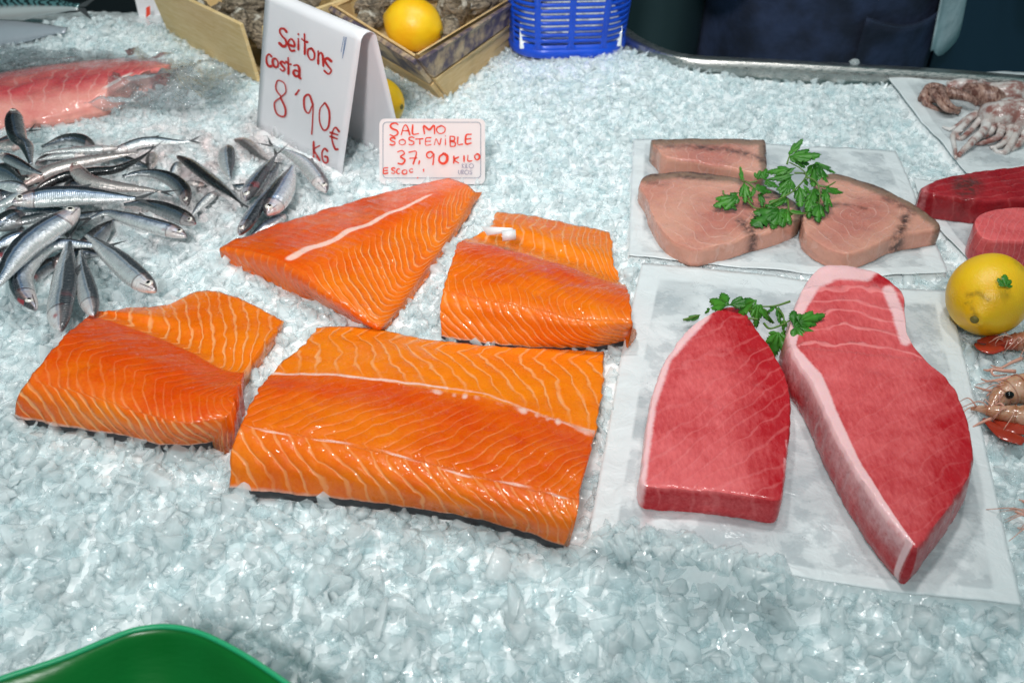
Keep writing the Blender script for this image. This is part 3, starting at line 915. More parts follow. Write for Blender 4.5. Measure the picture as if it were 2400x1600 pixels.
tag(sc_, 'tiny lump of ice stranded on the steel rim', 'ice')

# ---------------------------------------------------------------- behind the counter
def cloth(name, col, var=.4, sc=600):
    n = NB(name); o = n.obj()
    c2 = tuple(c * (1 + var) for c in col); c1 = tuple(c * (1 - var) for c in col)
    n.p(Base_Color=n.mix(n.remap(n.noise(o, 14, 4), .35, .65), c1, c2), Roughness=.9,
        Normal=n.bump(n.noise(o, 30, 3), .6, .008, n.bump(n.noise(o, sc, 1), .3, .0006)))
    return n.m
M_DENIM = cloth('navy_denim', (.016, .026, .062), .5)
M_APRON = cloth('navy_apron', (.006, .008, .018))
M_DARK = simple('dark_wall', (.012, .018, .022), .8)
fl = mesh('floor', [(-3, 1.2, -.92), (3, 1.2, -.92), (3, 4, -.92), (-3, 4, -.92)], [(0, 1, 2, 3)], simple('wet_floor', (.02, .035, .05), .35))
tag(fl, kind='structure')
wl = mesh('wall', [(-3, 2.6, -.92), (3, 2.6, -.92), (3, 2.6, 2.2), (-3, 2.6, 2.2)], [(0, 1, 2, 3)], M_DARK)
tag(wl, kind='structure')
# the fishmonger
def person():
    px = .505; py = 1.66; zf = -.90
    J = [  # x, y, z, rx, ry, parent
        (0, 0, .93, .165, .125, -1), (0, 0, 1.05, .150, .115, 0), (0, .0, 1.22, .165, .12, 1), (0, .01, 1.40, .15, .10, 2), (0, .0, 1.48, .062, .062, 3),
        (0, -.01, 1.56, .075, .085, 4), (0, -.015, 1.66, .08, .095, 5), (0, -.01, 1.74, .055, .065, 6),
        (-.095, 0, .82, .095, .10, 0), (-.10, -.01, .50, .068, .075, 8), (-.10, .01, .12, .048, .052, 9), (-.10, -.10, .05, .045, .035, 10),
        (.095, .02, .82, .095, .10, 0), (.10, .03, .50, .068, .075, 12), (.10, .05, .12, .048, .052, 13), (.10, -.06, .05, .045, .035, 14),
        (-.19, 0, 1.38, .058, .058, 3), (-.25, -.02, 1.12, .045, .045, 16), (-.22, -.20, .98, .036, .036, 17), (-.20, -.27, .96, .030, .042, 18),
        (.19, 0, 1.38, .058, .058, 3), (.26, -.01, 1.12, .045, .045, 20), (.29, -.16, .95, .036, .036, 21), (.29, -.23, .92, .030, .042, 22),
    ]
    root = empty('person', (px, py, zf))
    me = bpy.data.meshes.new('body')
    me.from_pydata([(a[0], a[1], a[2]) for a in J], [(i, a[5]) for i, a in enumerate(J) if a[5] >= 0], [])
    n = NB('person_clothes'); o = n.obj()
    zz = n.n('SeparateXYZ'); n.set(zz.inputs[0], o)
    up = n.remap(zz.outputs['Z'], .945, .955)
    skin = n.remap(zz.outputs['Z'], 1.46, 1.47)
    col = n.mix(up, (.010, .015, .038), (.45, .55, .60))
    col = n.mix(skin, col, (.55, .32, .24))
    n.p(Base_Color=col, Roughness=.85, Normal=n.bump(n.noise(o, 26, 3), .6, .01))
    me.materials.append(n.m)
    b = bpy.data.objects.new('body', me); link(b, root); b.location = (0, 0, 0); b.matrix_parent_inverse = Matrix()
    m = b.modifiers.new('skin', 'SKIN'); m.use_smooth_shade = True
    for i, a in enumerate(J):
        me.skin_vertices[0].data[i].radius = (a[3], a[4])
        me.skin_vertices[0].data[i].use_root = (i == 0)
    s = b.modifiers.new('sub', 'SUBSURF'); s.levels = 2; s.render_levels = 2
    # apron: a curved sheet hung in front of hips and thighs
    A, Hh = np.meshgrid(np.linspace(-1.25, 1.15, 40), np.linspace(.42, 1.06, 46), indexing='ij')
    rx, ry = .205, .165
    fold = .010 * np.sin(A * 9 + 2 * np.sin(Hh * 9)) * (1.1 - Hh)
    X = (rx + fold) * np.sin(A); Y = -(ry + fold) * np.cos(A)
    v = np.stack([X, Y, Hh], -1).reshape(-1, 3)
    ap = mesh('apron', v + [px, py, zf], grid_faces(40, 46), M_DENIM, root)
    so = ap.modifiers.new('th', 'SOLIDIFY'); so.thickness = .002
    # stitched pocket with its sagging edge
    A, Hh = np.meshgrid(np.linspace(.12, .86, 24), np.linspace(0, 1, 14), indexing='ij')
    zt = .872 - .018 * np.sin((A - .12) / .74 * np.pi)
    Hp = .66 + (zt - .66) * Hh
    X = (rx + .006 + .012 * Hh ** 4) * np.sin(A); Y = -(ry + .006 + .012 * Hh ** 4) * np.cos(A)
    po = mesh('pocket', np.stack([X, Y, Hp], -1).reshape(-1, 3) + [px, py, zf], grid_faces(24, 14), M_DENIM, ap)
    po.modifiers.new('th', 'SOLIDIFY').thickness = .002
    p = np.stack([(rx + .0185) * np.sin(A[:, -1]), -(ry + .0185) * np.cos(A[:, -1]), zt[:, -1] - .004], -1) + [px, py, zf]
    mesh('stitching', *tube(p, .0009, 6), simple('stitch_thread', (.05, .07, .12), .8), ap)
    # pale shirt tail hanging out at the side
    A, Hh = np.meshgrid(np.linspace(.70, 1.85, 26), np.linspace(0, 1, 12), indexing='ij')
    zl = .775 + .17 * np.clip((A - .78) / .95, 0, 1) ** 1.1 + .03 * np.clip((.86 - A) / .1, 0, 1)
    Hs = zl + (1.08 - zl) * Hh
    rr = 1.06 + .10 * (1 - Hh) + .03 * np.sin(A * 14)
    sh = mesh('shirt_tail', np.stack([(rx * rr) * np.sin(A), -(ry * rr) * np.cos(A), Hs], -1).reshape(-1, 3) + [px, py, zf], grid_faces(26, 12), cloth('pale_shirt', (.42, .52, .56), .15), root)
    sh.modifiers.new('th', 'SOLIDIFY').thickness = .0015
    tag(root, 'person in navy jeans and dark apron with a pale shirt tail, standing behind the counter', 'person')
person()
# white plastic board and dark tub on the left of the person
def slab_box(name, c, s, mat, label, cat, rz=0, bev=.004):
    x, y, z = np.array(s) / 2
    q = np.array([(-x, -y, -z), (x, -y, -z), (x, -y, z), (-x, -y, z), (-x, y, -z), (x, y, -z), (x, y, z), (-x, y, z)])
    R = np.array([[math.cos(rz), -math.sin(rz), 0], [math.sin(rz), math.cos(rz), 0], [0, 0, 1]])
    o = mesh(name, q @ R.T + np.array(c), [(0, 1, 2, 3), (7, 6, 5, 4), (0, 4, 5, 1), (1, 5, 6, 2), (2, 6, 7, 3), (3, 7, 4, 0)], mat, smooth=False)
    bevel(o, bev, 3)
    if label: tag(o, label, cat)
    return o
slab_box('white_panel', (.305, 1.68, -.33), (.075, .03, .90), simple('white_plastic', (.40, .47, .50), .4), 'narrow pale plastic panel standing beside the navy apron', 'panel')
v, f = tube([(.19, 1.66, -.9), (.19, 1.66, -.55), (.19, 1.66, -.14), (.19, 1.66, -.02), (.19, 1.66, .02)], np.array([.10, .115, .13, .135, .14]), 36)
tub = mesh('plastic_bin', v, f, simple('dark_green_plastic', (.018, .034, .038), .4))
tag(tub, 'round dark bin behind the steel counter edge', 'bin')
mesh('handle', *tube([(.155, 1.528, -.03), (.157, 1.522, -.06), (.160, 1.526, -.09)], .006, 8), simple('black_plastic', (.004, .004, .005), .5), tub)
cab = slab_box('blue_cabinet', (1.03, 1.80, -.45), (.62, .30, .84), simple('deep_blue_paint', (.008, .030, .060), .35), 'deep blue cabinet behind the counter, right of the person', 'cabinet')
slab_box('edge_trim', (1.03, 1.66, -.020), (.62, .03, .014), simple('green_trim', (.04, .13, .03), .4), None, None, 0, .002).parent = cab
st = slab_box('shelf_box', (.79, 1.83, -.30), (.12, .20, .70), simple('black_rubber', (.004, .005, .007), .6), 'black box in the shade between the person and the blue cabinet', 'box')

# ---------------------------------------------------------------- blue plastic basket
def basket():
    M = NB('blue_plastic'); o = M.obj()
    M.p(Base_Color=M.mix(M.noise(o, 40, 2), (.004, .055, .52), (.010, .10, .72)), Roughness=.32)
    M_B = M.m
    c = P(1312, 140, 0) + np.array([.0, .212, 0])
    w, d, r = .074, .21, .045
    H = .13
    def path(off, n=160):
        pts = []
        for cx, cy, a0 in ((w - r, d - r, 0), (-w + r, d - r, 90), (-w + r, -d + r, 180), (w - r, -d + r, 270)):
            for a in np.linspace(a0, a0 + 90, 14):
                pts.append((cx + (r + off) * math.cos(math.radians(a)), cy + (r + off) * math.sin(math.radians(a))))
        p = np.array(pts + pts[:1]); s = np.r_[0, np.cumsum(np.linalg.norm(np.diff(p, axis=0), axis=1))]
        t = np.linspace(0, s[-1], n, endpoint=False)
        return np.stack([np.interp(t, s, p[:, 0]), np.interp(t, s, p[:, 1])], -1), s[-1]
    N = 280
    base, per = path(0, N)
    rz = math.radians(4)
    R = np.array([[math.cos(rz), -math.sin(rz)], [math.sin(rz), math.cos(rz)]])
    def ring(z):
        return np.concatenate([(base * (1 + .9 * max(z, 0))) @ R.T + c[:2], np.full((N, 1), z)], 1)
    # lattice: vertical ribs every 7 samples, horizontal bars between solid bands
    levels = [.0, .016]
    while levels[-1] < H - .02:
        levels += [levels[-1] + .0036, levels[-1] + .0036 + .0046]
    levels += [H]
    zs = []
    for k in range(len(levels)):
        zs.append(levels[k])
    rings = [ring(z + .004) for z in zs]
    v = np.vstack(rings); f = []
    for i in range(len(zs) - 1):
        for j in range(N):
            solid_row = i == 0 or i == len(zs) - 2 or i % 2 == 0
            rib = (j % 11) in (0, 1)
            wide = (j % 66) < 6
            if solid_row or rib or wide:
                j2 = (j + 1) % N
                f.append((i * N + j, i * N + j2, (i + 1) * N + j2, (i + 1) * N + j))
    root = empty('blue_basket', (c[0], c[1], 0))
    wall = mesh('basket_wall', v, f, M_B, root, smooth=True)
    s = wall.modifiers.new('th', 'SOLIDIFY'); s.thickness = .0026; s.offset = 0
    fl = np.vstack([ring(.006)]); mesh('basket_floor', fl, [tuple(range(N))], M_B, root, smooth=False)
    lip = ring(H + .004); mesh('rim', *tube(np.vstack([lip, lip[:2]]), .0045, 8, False), M_B, root)
    foot = ring(.008); mesh('foot_band', *tube(np.vstack([foot, foot[:2]]), np.full((N + 2, 2), (.0036, .007)), 8, False), M_B, root)
    tag(root, 'bright blue plastic basket with slotted sides at the back', 'basket')
    # ice inside it
    q = []
    X, Y = np.meshgrid(np.linspace(-1, 1, 50), np.linspace(-1, 1, 60))
    Zz = .036 + (fbm(X * 9, Y * 9, 1, 3) - .5) * .03
    sc = np.stack([X * (w - .008), Y * (d - .008)], -1) @ R.T + c[:2]
    top = np.concatenate([sc, Zz[..., None]], -1)
    low = top.copy(); low[..., 2] = .012
    b = top.shape[0] * top.shape[1]
    fs = [tuple(q) for q in grid_faces(60, 50)]
    L = loop_idx(60, 50); n = len(L)
    fs += [(L[k], b + L[k], b + L[(k + 1) % n], L[(k + 1) % n]) for k in range(n)]
    tag(mesh('basket_ice', np.vstack([top.reshape(-1, 3), low.reshape(-1, 3)]), fs, M_ICE), 'crushed ice filling the blue basket', 'ice', kind='stuff')
    BLOCK.append([tuple(p) for p in ring(0)[::6, :2]])
basket()

# ---------------------------------------------------------------- wooden crates of oysters
def wood(name, a, b, stain=None):
    n = NB(name); o = n.obj()
    gr = n.noise(n.scale(o, (3, 3, 34)), 9, 4, .6, 1.2)
    col = n.mix(n.remap(gr, .3, .72), a, b)
    col = n.mix(n.math('MULTIPLY', n.remap(n.noise(o, 22, 3), .5, .72), .22), col, tuple(c * .55 for c in a))
    if stain:
        col = n.mix(n.remap(n.noise(o, 26, 4, .65), .36, .56), col, stain)
    n.p(Base_Color=col, Roughness=.62, Normal=n.bump(gr, .25, .0008))
    return n.m
M_WOOD = wood('crate_wood', (.66, .46, .20), (.76, .58, .32))
M_WOOD2 = wood('orange_crate_wood', (.66, .42, .17), (.76, .54, .28))
M_WOODP = wood('printed_crate_wood', (.50, .34, .19), (.56, .42, .27), (.085, .062, .095))
M_OYST = None
def oyster_material():
    n = NB('oyster_shell'); o = n.obj()
    a = n.noise(n.scale(o, (1, 1, 2.5)), 120, 4, .65, 1.0)
    col = n.mix(n.remap(a, .35, .65), (.055, .042, .028), (.34, .27, .19))
    col = n.mix(n.remap(n.noise(o, 60, 3), .58, .7), col, (.60, .56, .48))
    n.p(Base_Color=col, Roughness=.45, Normal=n.bump(a, .8, .003))
    return n.m
M_OYST = oyster_material()
def oyster(c, size, seed, label):
    rr = np.random.default_rng(seed)
    rot = Matrix.Rotation(rr.uniform(0, 6.28), 3, 'Z') @ Matrix.Rotation(rr.normal(0, .6), 3, 'X') @ Matrix.Rotation(rr.normal(0, .5), 3, 'Y')
    R = np.array(rot)
    def fn(d):
        lay = .07 * np.abs(((np.arctan2(d[..., 2], d[..., 0]) * 3 + 2 * noise(d[..., 0] * 2 + seed, d[..., 1] * 2, 0)) % 1) - .5)
        return .72 + .55 * fbm(d[..., 0] * 2.2 + seed * 3.1, d[..., 1] * 2.2, d[..., 2] * 2.2, 3) + lay
    v, f = ellipsoid((0, 0, 0), (size * .95, size * .62, size * .36), 30, 40, fn)
    o = mesh('oyster', v @ R.T + np.array(c), f, M_OYST)
    tag(o, label, 'oyster', 'oysters in the wooden crates')

# left crate: long side, right end, far side, floor
def crate_left():
    k0 = P(612, 189, -.002); k1 = P(626, 62, .072)
    a0 = P(404, 80, -.002)
    ax = (a0 - k0); ax = ax / np.linalg.norm(ax)
    La = np.linalg.norm(a0 - k0)
    bdir = P(776, 10, .072) - P(626, 62, .072); bdir[2] = 0; bdir /= np.linalg.norm(bdir)
    h = np.array([0, 0, .076])
    fl_ = np.array([0, 0, 0]) - bdir * .012
    root = empty('oyster_crate', k0.tolist())
    Lb = .20
    q = [k0, k0 + h + fl_, a0 + h + fl_ + ax * .012, a0]
    board('long_side', q, -.005, M_WOOD, root)
    c0 = k0 + bdir * Lb; d0 = a0 + bdir * Lb
    e_ = -ax * .012
    board('end_wall', [k0 + bdir * .006, k0 + bdir * .006 + h * .93 + e_, c0 + h * .93 + e_, c0], .005, M_WOOD, root)
    board('end_wall', [a0 + bdir * .006, a0 + bdir * .006 + h - e_, d0 + h - e_, d0], -.005, M_WOOD, root)
    board('far_side', [c0, c0 + h + bdir * .012, d0 + h + bdir * .012, d0], .005, M_WOOD, root)
    up = np.array([0, 0, .006])
    board('crate_floor', [k0 + up + bdir * .007, c0 + up, d0 + up, a0 + up + bdir * .007], .004, M_WOOD, root)
    # dark blue printed stripe near the end of the long side
    nn = np.cross(q[1] - q[0], q[3] - q[0]); nn /= np.linalg.norm(nn)
    if nn[1] > 0: nn = -nn
    e1 = q[3] - q[0]; e2 = q[1] - q[0]
    def on(u, v): return q[0] + (q[3] - q[0]) * u * (1 - v) + ((q[2] - q[1]) * u + e2) * v * 1.0 - (0 if True else 0) if False else (q[0] * (1 - u) + q[3] * u) * (1 - v) + (q[1] * (1 - u) + q[2] * u) * v
    s = np.array([on(.885, .22), on(.925, .22), on(.945, .97), on(.905, .97)]) + nn * .0006
    mesh('printed_stripe', s, [(0, 1, 2, 3)], simple('navy_print', (.025, .04, .085), .6), root, smooth=False)
    tag(root, 'pale wooden crate of oysters with a navy stripe, behind the tall price sign', 'crate')
    rr = np.random.default_rng(4)
    i = 0
    words = ['under the far rim', 'by the paper sign', 'with a pale edge', 'at the back corner', 'near the crate end', 'half under another', 'against the long side', 'on top of the heap', 'tilted on its edge', 'by the end wall', 'with dark ridges', 'beside the sign edge']
    for u in np.linspace(.10, .70, 5):
        for w_ in (.10, .22, .34, .5, .68):
            if rr.random() < .28: continue
            c = k0 + (a0 - k0) * (u + rr.normal(0, .03)) + bdir * Lb * (w_ + rr.normal(0, .03)) + [0, 0, .042 + rr.normal(0, .008)]
            oyster(c, .026 + rr.random() * .010, 100 + i, 'rough brown oyster heaped in the crate behind the tall price sign')
            i += 1
    BLOCK.append([tuple(p[:2]) for p in (k0, c0, d0, a0)])
crate_left()
RIGHT_OYSTERS = {0: 'small oyster in the near left corner of the stained crate, touching the lemon', 1: 'oyster against the left wall of the stained crate, above the corner one',
                 2: 'large craggy oyster immediately right of the crated lemon', 3: 'small oyster tucked under the right side of the crated lemon', 4: 'oyster second to the right of the crated lemon, along the printed wall',
                 5: 'oyster farthest along the printed wall of the stained crate', 6: 'oyster just above the left shoulder of the crated lemon', 12: 'oyster at the far right end of the stained crate heap'}
def crate_right():
    k0 = P(1043, 226, -.002); k1 = P(975, 138, .068)
    Lt = P(790, 23, .068); Rt = P(1216, -8, .068)
    Lb = P(899, 146, -.002); Rb = P(1310, 0, -.002)
    dl = Lb - k0; dl /= np.linalg.norm(dl); dr = Rb - k0; dr /= np.linalg.norm(dr)
    ll = .21; lr = np.linalg.norm(Rb - k0) * 1.25
    tl = Lt - k1; ltl = np.linalg.norm(tl); tl /= ltl
    tr = Rt - k1; tr /= np.linalg.norm(tr)
    root = empty('oyster_crate', k0.tolist())
    b1, b2 = k0, k1
    L0, L1 = k0 + dl * ll, k1 + tl * ll
    R0, R1 = k0 + dr * lr, k1 + tr * lr
    F0, F1 = L0 + dr * lr, L1 + tr * lr
    def wall_(a0, a1, c0, c1, th, names):
        for nm, s, e, m in names:
            q = [a0 + (a1 - a0) * s, a0 + (a1 - a0) * e, c0 + (c1 - c0) * e, c0 + (c1 - c0) * s]
            board(nm, q, th, m, root)
    wall_(k0, k1, L0, L1, -.006, [('plank', 0, .40, M_WOOD2), ('plank', .44, 1.0, M_WOODP)])
    wall_(k0, k1, R0, R1, .006, [('plank', 0, .50, M_WOOD2), ('plank', .54, .985, M_WOODP)])
    wall_(L0, L1, F0, F1, .006, [('plank', 0, 1.0, M_WOOD2)])
    wall_(R0, R1, F0, F1, -.006, [('plank', 0, 1.0, M_WOOD2)])
    up = np.array([0, 0, .012])
    board('crate_floor', [k0 + up, R0 + up, F0 + up, L0 + up], -.004, M_WOOD2, root)
    # pale lining boards on the inside of the two near walls
    ins = (dl + dr) * .008
    board('lining', [k0 + ins + up, k1 + ins, R1 + ins, R0 + ins + up], .003, M_WOOD2, root)
    board('lining', [k0 + ins + up, k1 + ins, L1 + ins, L0 + ins + up], -.003, M_WOOD2, root)
    tag(root, 'stained wooden crate of oysters with a lemon in its near corner', 'crate')
    rr = np.random.default_rng(9)
    for i, (x, y, s) in enumerate([(868, 45, .024), (862, 12, .026), (1062, 30, .034), (1050, 66, .022), (1100, 10, .032), (1130, 2, .028), (905, 2, .026), (1070, -18, .034), (1010, -25, .034), (945, -28, .030), (1140, -24, .03), (880, -22, .03), (1180, -16, .026)]):
        oyster(P(x, y, .052), s, 300 + i, RIGHT_OYSTERS.get(i, 'craggy brown oyster at the back of the heap behind the lemon in the stained crate'))
    BLOCK.append([tuple(p[:2]) for p in (k0, R0, F0, L0)])
    return k0
crate_right()

# ---------------------------------------------------------------- lemons
def lemon_material(name, blem):
    n = NB(name); o = n.obj()
    pores = n.noise(o, 700, 2, .5)
    big = n.noise(o, 40, 2)
    col = n.mix(n.remap(big, .3, .7), (.88, .47, .006), (.90, .56, .012))
    if blem:
        col = n.mix(n.math('MULTIPLY', n.math('MULTIPLY', n.attr('blem'), .55), n.remap(n.noise(o, 260, 3), .2, .55), clamp=True), col, (.10, .055, .008))
    n.p(Base_Color=col, Roughness=.36, Normal=n.bump(pores, .28, .0012, n.bump(n.noise(o, 140, 2), .15, .002)))
    n.b.inputs['Subsurface Weight'].default_value = .08
    n.b.inputs['Subsurface Scale'].default_value = .003
    return n.m
M_LEM = lemon_material('lemon_peel', True)
def lemon(c, r, axis, label, blem=None, name='lemon'):
    ax = Vector(axis).normalized()
    R = np.array(Vector((0, 0, 1)).rotation_difference(ax).to_matrix())
    def fn(d):
        t = np.abs(d[..., 2]) ** 24
        return 1 + .10 * t + .018 * (fbm(d[..., 0] * 2.5 + 4, d[..., 1] * 2.5, d[..., 2] * 2.5, 2) - .5) - .06 * np.exp(-((1 - d[..., 2]) / .006) ** 2)
    v, f = ellipsoid((0, 0, 0), (r * .95, r * .95, r * 1.06), 60, 80, fn)
    b = np.zeros(len(v))
    w = v @ R.T + np.array(c)
    if blem:
        X, Y = to_px(w)
        front = ((w - np.array(c)) @ (np.array([0, 0, CAMZ]) - np.array(c))) > 0
        for pts, wd, a in blem:
            b = np.maximum(b, np.where(front, a * np.exp(-(dline(X, Y, pts) / wd) ** 2), 0))
    root = mesh(name, w, f, M_LEM, attrs={'blem': b})
    tag(root, label, 'lemon', 'lemons')
    tip = np.array(c) + np.array(ax) * r * 1.12
    v, f = ellipsoid((0, 0, 0), (r * .10, r * .10, r * .06), 10, 16)
    mesh('stem_end', v @ R.T + tip, f, simple('lemon_stem', (.16, .13, .02), .6), root)
    return root
lemon(P(968, 58, .058), .034, (.75, -.28, -.12), 'bright yellow lemon lying in the near corner of the stained oyster crate', [([(1036, 62), (1030, 85)], 8, .7), ([(940, 110), (950, 112)], 4, .3)])
lemon(P(884, 240, .024), .030, (.8, -.45, .05), 'lemon mostly hidden behind the tall paper price sign')
lem = lemon(P(2318, 690, .031), .0345, (-.45, -.62, -.05), 'large lemon with brown blemishes and a parsley leaf, near the prawns',
            [([(2268, 692), (2292, 686), (2316, 702)], 6, 1.0), ([(2262, 712), (2276, 708)], 4, .8), ([(2278, 722), (2286, 738)], 6, .8), ([(2270, 745), (2300, 765)], 3, .5), ([(2318, 778), (2330, 784)], 6, .7), ([(2378, 612), (2396, 630)], 5, .5), ([(2362, 690), (2366, 692)], 4, .4)])
BLOCK.append([tuple(P(2318 + 55 * math.cos(a), 720 + 42 * math.sin(a), 0)[:2]) for a in np.linspace(0, 6.28, 14)])

# ---------------------------------------------------------------- green tub at the front
def green_tub():
    n = NB('green_plastic'); o = n.obj()
    n.p(Base_Color=n.mix(n.noise(o, 30, 3), (.0, .13, .012), (.0, .17, .022)), Roughness=.3, Normal=n.bump(n.noise(n.scale(o, (1, 6, 6)), 60, 3), .2, .001))
    rim = [(-120, 1640), (0, 1596), (150, 1546), (255, 1503), (320, 1480), (395, 1473), (470, 1488), (560, 1532), (650, 1590), (760, 1670)]
    zr = .034
    r = cr(P(np.array([a for a, _ in rim]), np.array([b for _, b in rim]), zr), 90)
    rows = []
    for dy, dz in ((.0035, -.030), (.0030, -.010), (.0022, -.001), (0, .0015), (-.0028, -.0008), (-.006, -.006), (-.016, -.022), (-.034, -.040), (-.062, -.050), (-.10, -.052), (-.14, -.044), (-.165, -.02)):
        q = r + [0, dy, dz]
        q[:, 2] += .004 * np.sin(np.linspace(0, 9, 90)) * (dz < -.004) * (dz > -.05)
        rows.append(q)
    g = np.array(rows)
    t = mesh('green_tub', g.reshape(-1, 3), grid_faces(len(rows), 90, flip=True), n.m)
    s = t.modifiers.new('th', 'SOLIDIFY'); s.thickness = .0022
    sb = t.modifiers.new('sub', 'SUBSURF'); sb.levels = 1; sb.render_levels = 1
    tag(t, 'green plastic tub with a wavy lighter rim at the front edge of the ice', 'tub')
    e = cr(r + [0, .0006, .0012], 90)
    mesh('rim', *tube(e, .0016, 8), simple('green_rim_plastic', (.02, .38, .16), .35), t)
    BLOCK.append([tuple(p[:2]) for p in (r + [0, .002, 0])[::6]] + [(r[-1, 0], r[-1, 1] - .2), (r[0, 0], r[0, 1] - .2)])
green_tub()

# ---------------------------------------------------------------- price signs
class Plane:
    """a leaning card: base line between two photo points on the ice, leaning back by an angle"""
    def __init__(s, bl, br, z, lean):
        s.a = P(bl[0], bl[1], z); s.b = P(br[0], br[1], z)
        e = s.b - s.a; e[2] = 0; s.e = e / np.linalg.norm(e)
        back = np.array([-s.e[1], s.e[0], 0.0])
        s.up = np.array([0, 0, 1.0]) * math.cos(lean) + back * math.sin(lean)
        s.n = np.cross(s.e, s.up); s.n /= np.linalg.norm(s.n)
        if s.n[1] > 0: s.n = -s.n
    def hit(s, px, py, off=0.0):
        a = (px - 1200.0) / FPX; b = -(py - 800.0) / FPX
        d = np.array([a, CP + b * SP, -SP + b * CP]); o = np.array([0, 0, CAMZ])
        t = np.dot(s.a - o, s.n) / np.dot(d, s.n)
        return o + d * t + s.n * off
STROKE = {
 'S': [[(.9, .12), (.6, .0), (.2, .08), (.12, .28), (.4, .46), (.78, .58), (.86, .82), (.5, 1), (.05, .9)]],
 'e': [[(.1, .55), (.85, .5), (.8, .15), (.45, 0), (.12, .25), (.1, .65), (.4, .98), (.9, .85)]],
 'i': [[(.5, .3), (.5, 1)], [(.48, .02), (.52, .06)]],
 't': [[(.45, 0), (.5, .5), (.5, 1)], [(.05, .3), (.5, .36), (.95, .34)]],
 'o': [[(.5, 0), (.12, .22), (.08, .68), (.42, 1), (.85, .8), (.92, .32), (.62, .02), (.45, .02)]],
 'n': [[(.12, 0), (.12, 1)], [(.12, .38), (.5, .05), (.82, .25), (.9, 1)]],
 's': [[(.88, .1), (.45, .0), (.15, .22), (.5, .48), (.85, .7), (.55, 1), (.08, .9)]],
 'c': [[(.9, .12), (.5, 0), (.14, .3), (.12, .72), (.45, 1), (.92, .9)]],
 'a': [[(.15, .15), (.6, .0), (.82, .25), (.8, .9), (1.0, 1)], [(.8, .5), (.3, .5), (.12, .78), (.4, .98), (.8, .78)]],
 '8': [[(.55, .45), (.2, .28), (.32, .02), (.75, .02), (.85, .25), (.5, .48), (.1, .72), (.28, 1), (.75, .98), (.82, .74), (.5, .48)]],
 "'": [[(.8, 0), (.2, 1)]],
 '9': [[(.9, .22), (.55, 0), (.1, .12), (.12, .4), (.5, .48), (.88, .22), (.86, .6), (.78, 1)]],
 '0': [[(.5, 0), (.12, .3), (.1, .75), (.45, 1), (.85, .78), (.92, .25), (.6, .0), (.45, .02)]],
 '€': [[(.95, .12), (.55, 0), (.22, .3), (.2, .65), (.5, 1), (.8, .98)], [(.0, .34), (.8, .30)], [(.0, .52), (.75, .50)]],
 'K': [[(.15, 0), (.12, 1)], [(.9, .1), (.18, .52), (.92, 1)]],
 'G': [[(.9, .1), (.5, 0), (.12, .35), (.2, .85), (.55, 1), (.9, .85), (.88, .55), (.5, .55)]],
 'A': [[(.05, 1), (.25, .3), (.5, 0), (.75, .3), (.95, 1)], [(.2, .58), (.82, .58)]],
 'L': [[(.15, 0), (.15, .97), (.95, .95)]],
 'M': [[(.1, 1), (.05, .05), (.5, .5), (.9, .0), (.95, 1)]],
 'O': [[(.5, 0), (.1, .25), (.08, .7), (.42, 1), (.88, .8), (.95, .28), (.62, 0), (.45, .02)]],
 'T': [[(0, .08), (1, .04)], [(.55, .06), (.58, 1)]],
 'E': [[(.95, .02), (.15, .12), (.12, .98), (.95, .92)], [(.15, .52), (.85, .48)]],
 'N': [[(.08, 1), (.3, .05), (.7, .98), (.92, .0)]],
 'I': [[(.5, 0), (.5, 1)]],
 'B': [[(.12, 0), (.15, 1)], [(.12, .02), (.8, .08), (.75, .42), (.2, .48), (.9, .62), (.85, .98), (.15, 1)]],
 '3': [[(.05, .1), (.55, 0), (.85, .22), (.4, .46), (.9, .7), (.6, 1), (.1, .95)]],
 '7': [[(.05, .08), (.92, .04), (.55, 1)], [(.15, .55), (.95, .52)]],
 ',': [[(.7, 0), (.3, 1)]],
 'F': [[(.9, .05), (.15, .1), (.1, 1)], [(.12, .5), (.8, .46)]],
 'C': [[(.9, .1), (.5, 0), (.12, .35), (.15, .75), (.5, 1), (.9, .9)]],
 'U': [[(.1, 0), (.12, .7), (.5, 1), (.88, .7), (.9, 0)]],
 'R': [[(.12, 1), (.1, 0), (.8, .12), (.75, .42), (.15, .5), (.9, 1)]],
 '·': [[(.45, .45), (.55, .55)]],
}
def ribbon(p, w):
    """flat ink stroke; p (n,2) in a plane's pixel space"""
    p = np.asarray(p, float)
    q = cr(p, max(6, (len(p) - 1) * 6)) if len(p) > 2 else np.array([p[0] + (p[1] - p[0]) * t for t in np.linspace(0, 1, 5)])
    T = np.gradient(q, axis=0); T /= np.linalg.norm(T, axis=1)[:, None] + 1e-9
    N = np.stack([-T[:, 1], T[:, 0]], -1)
    ww = w * (.5 + .12 * np.sin(np.linspace(0, 5, len(q)) + q[0, 0]))
    l, r = q + N * ww[:, None], q - N * ww[:, None]
    cap0 = q[0] - T[0] * ww[0]; cap1 = q[-1] + T[-1] * ww[-1]
    n = len(q)
    v = np.vstack([l, r, [cap0, cap1]])
    f = [(i, i + 1, n + i + 1, n + i) for i in range(n - 1)] + [(2 * n, 0, n), (2 * n + 1, 2 * n - 1, n - 1)]
    return v, f
def lettering(pl, spec, x0, y0, s, mat, parent, name='lettering', off=.00035):
    """spec: (char, box x, y, w, h, line width) in a zoomed view of the photo: px = x0 + x / s"""
    parts = []
    for i, (ch, x, y, w, h, lw) in enumerate(spec):
        sk = w_sk = 0
        for st in STROKE[ch]:
            v, f = ribbon([(x + a * w, y + b * h + SLANT * a * w) for a, b in st], lw)
            parts.append((np.array([pl.hit(x0 + q[0] / s, y0 + q[1] / s, off + .00002 * (i % 5)) for q in v]), f))
    v, f = join(parts)
    return mesh(name, v, f, mat, parent, smooth=False)
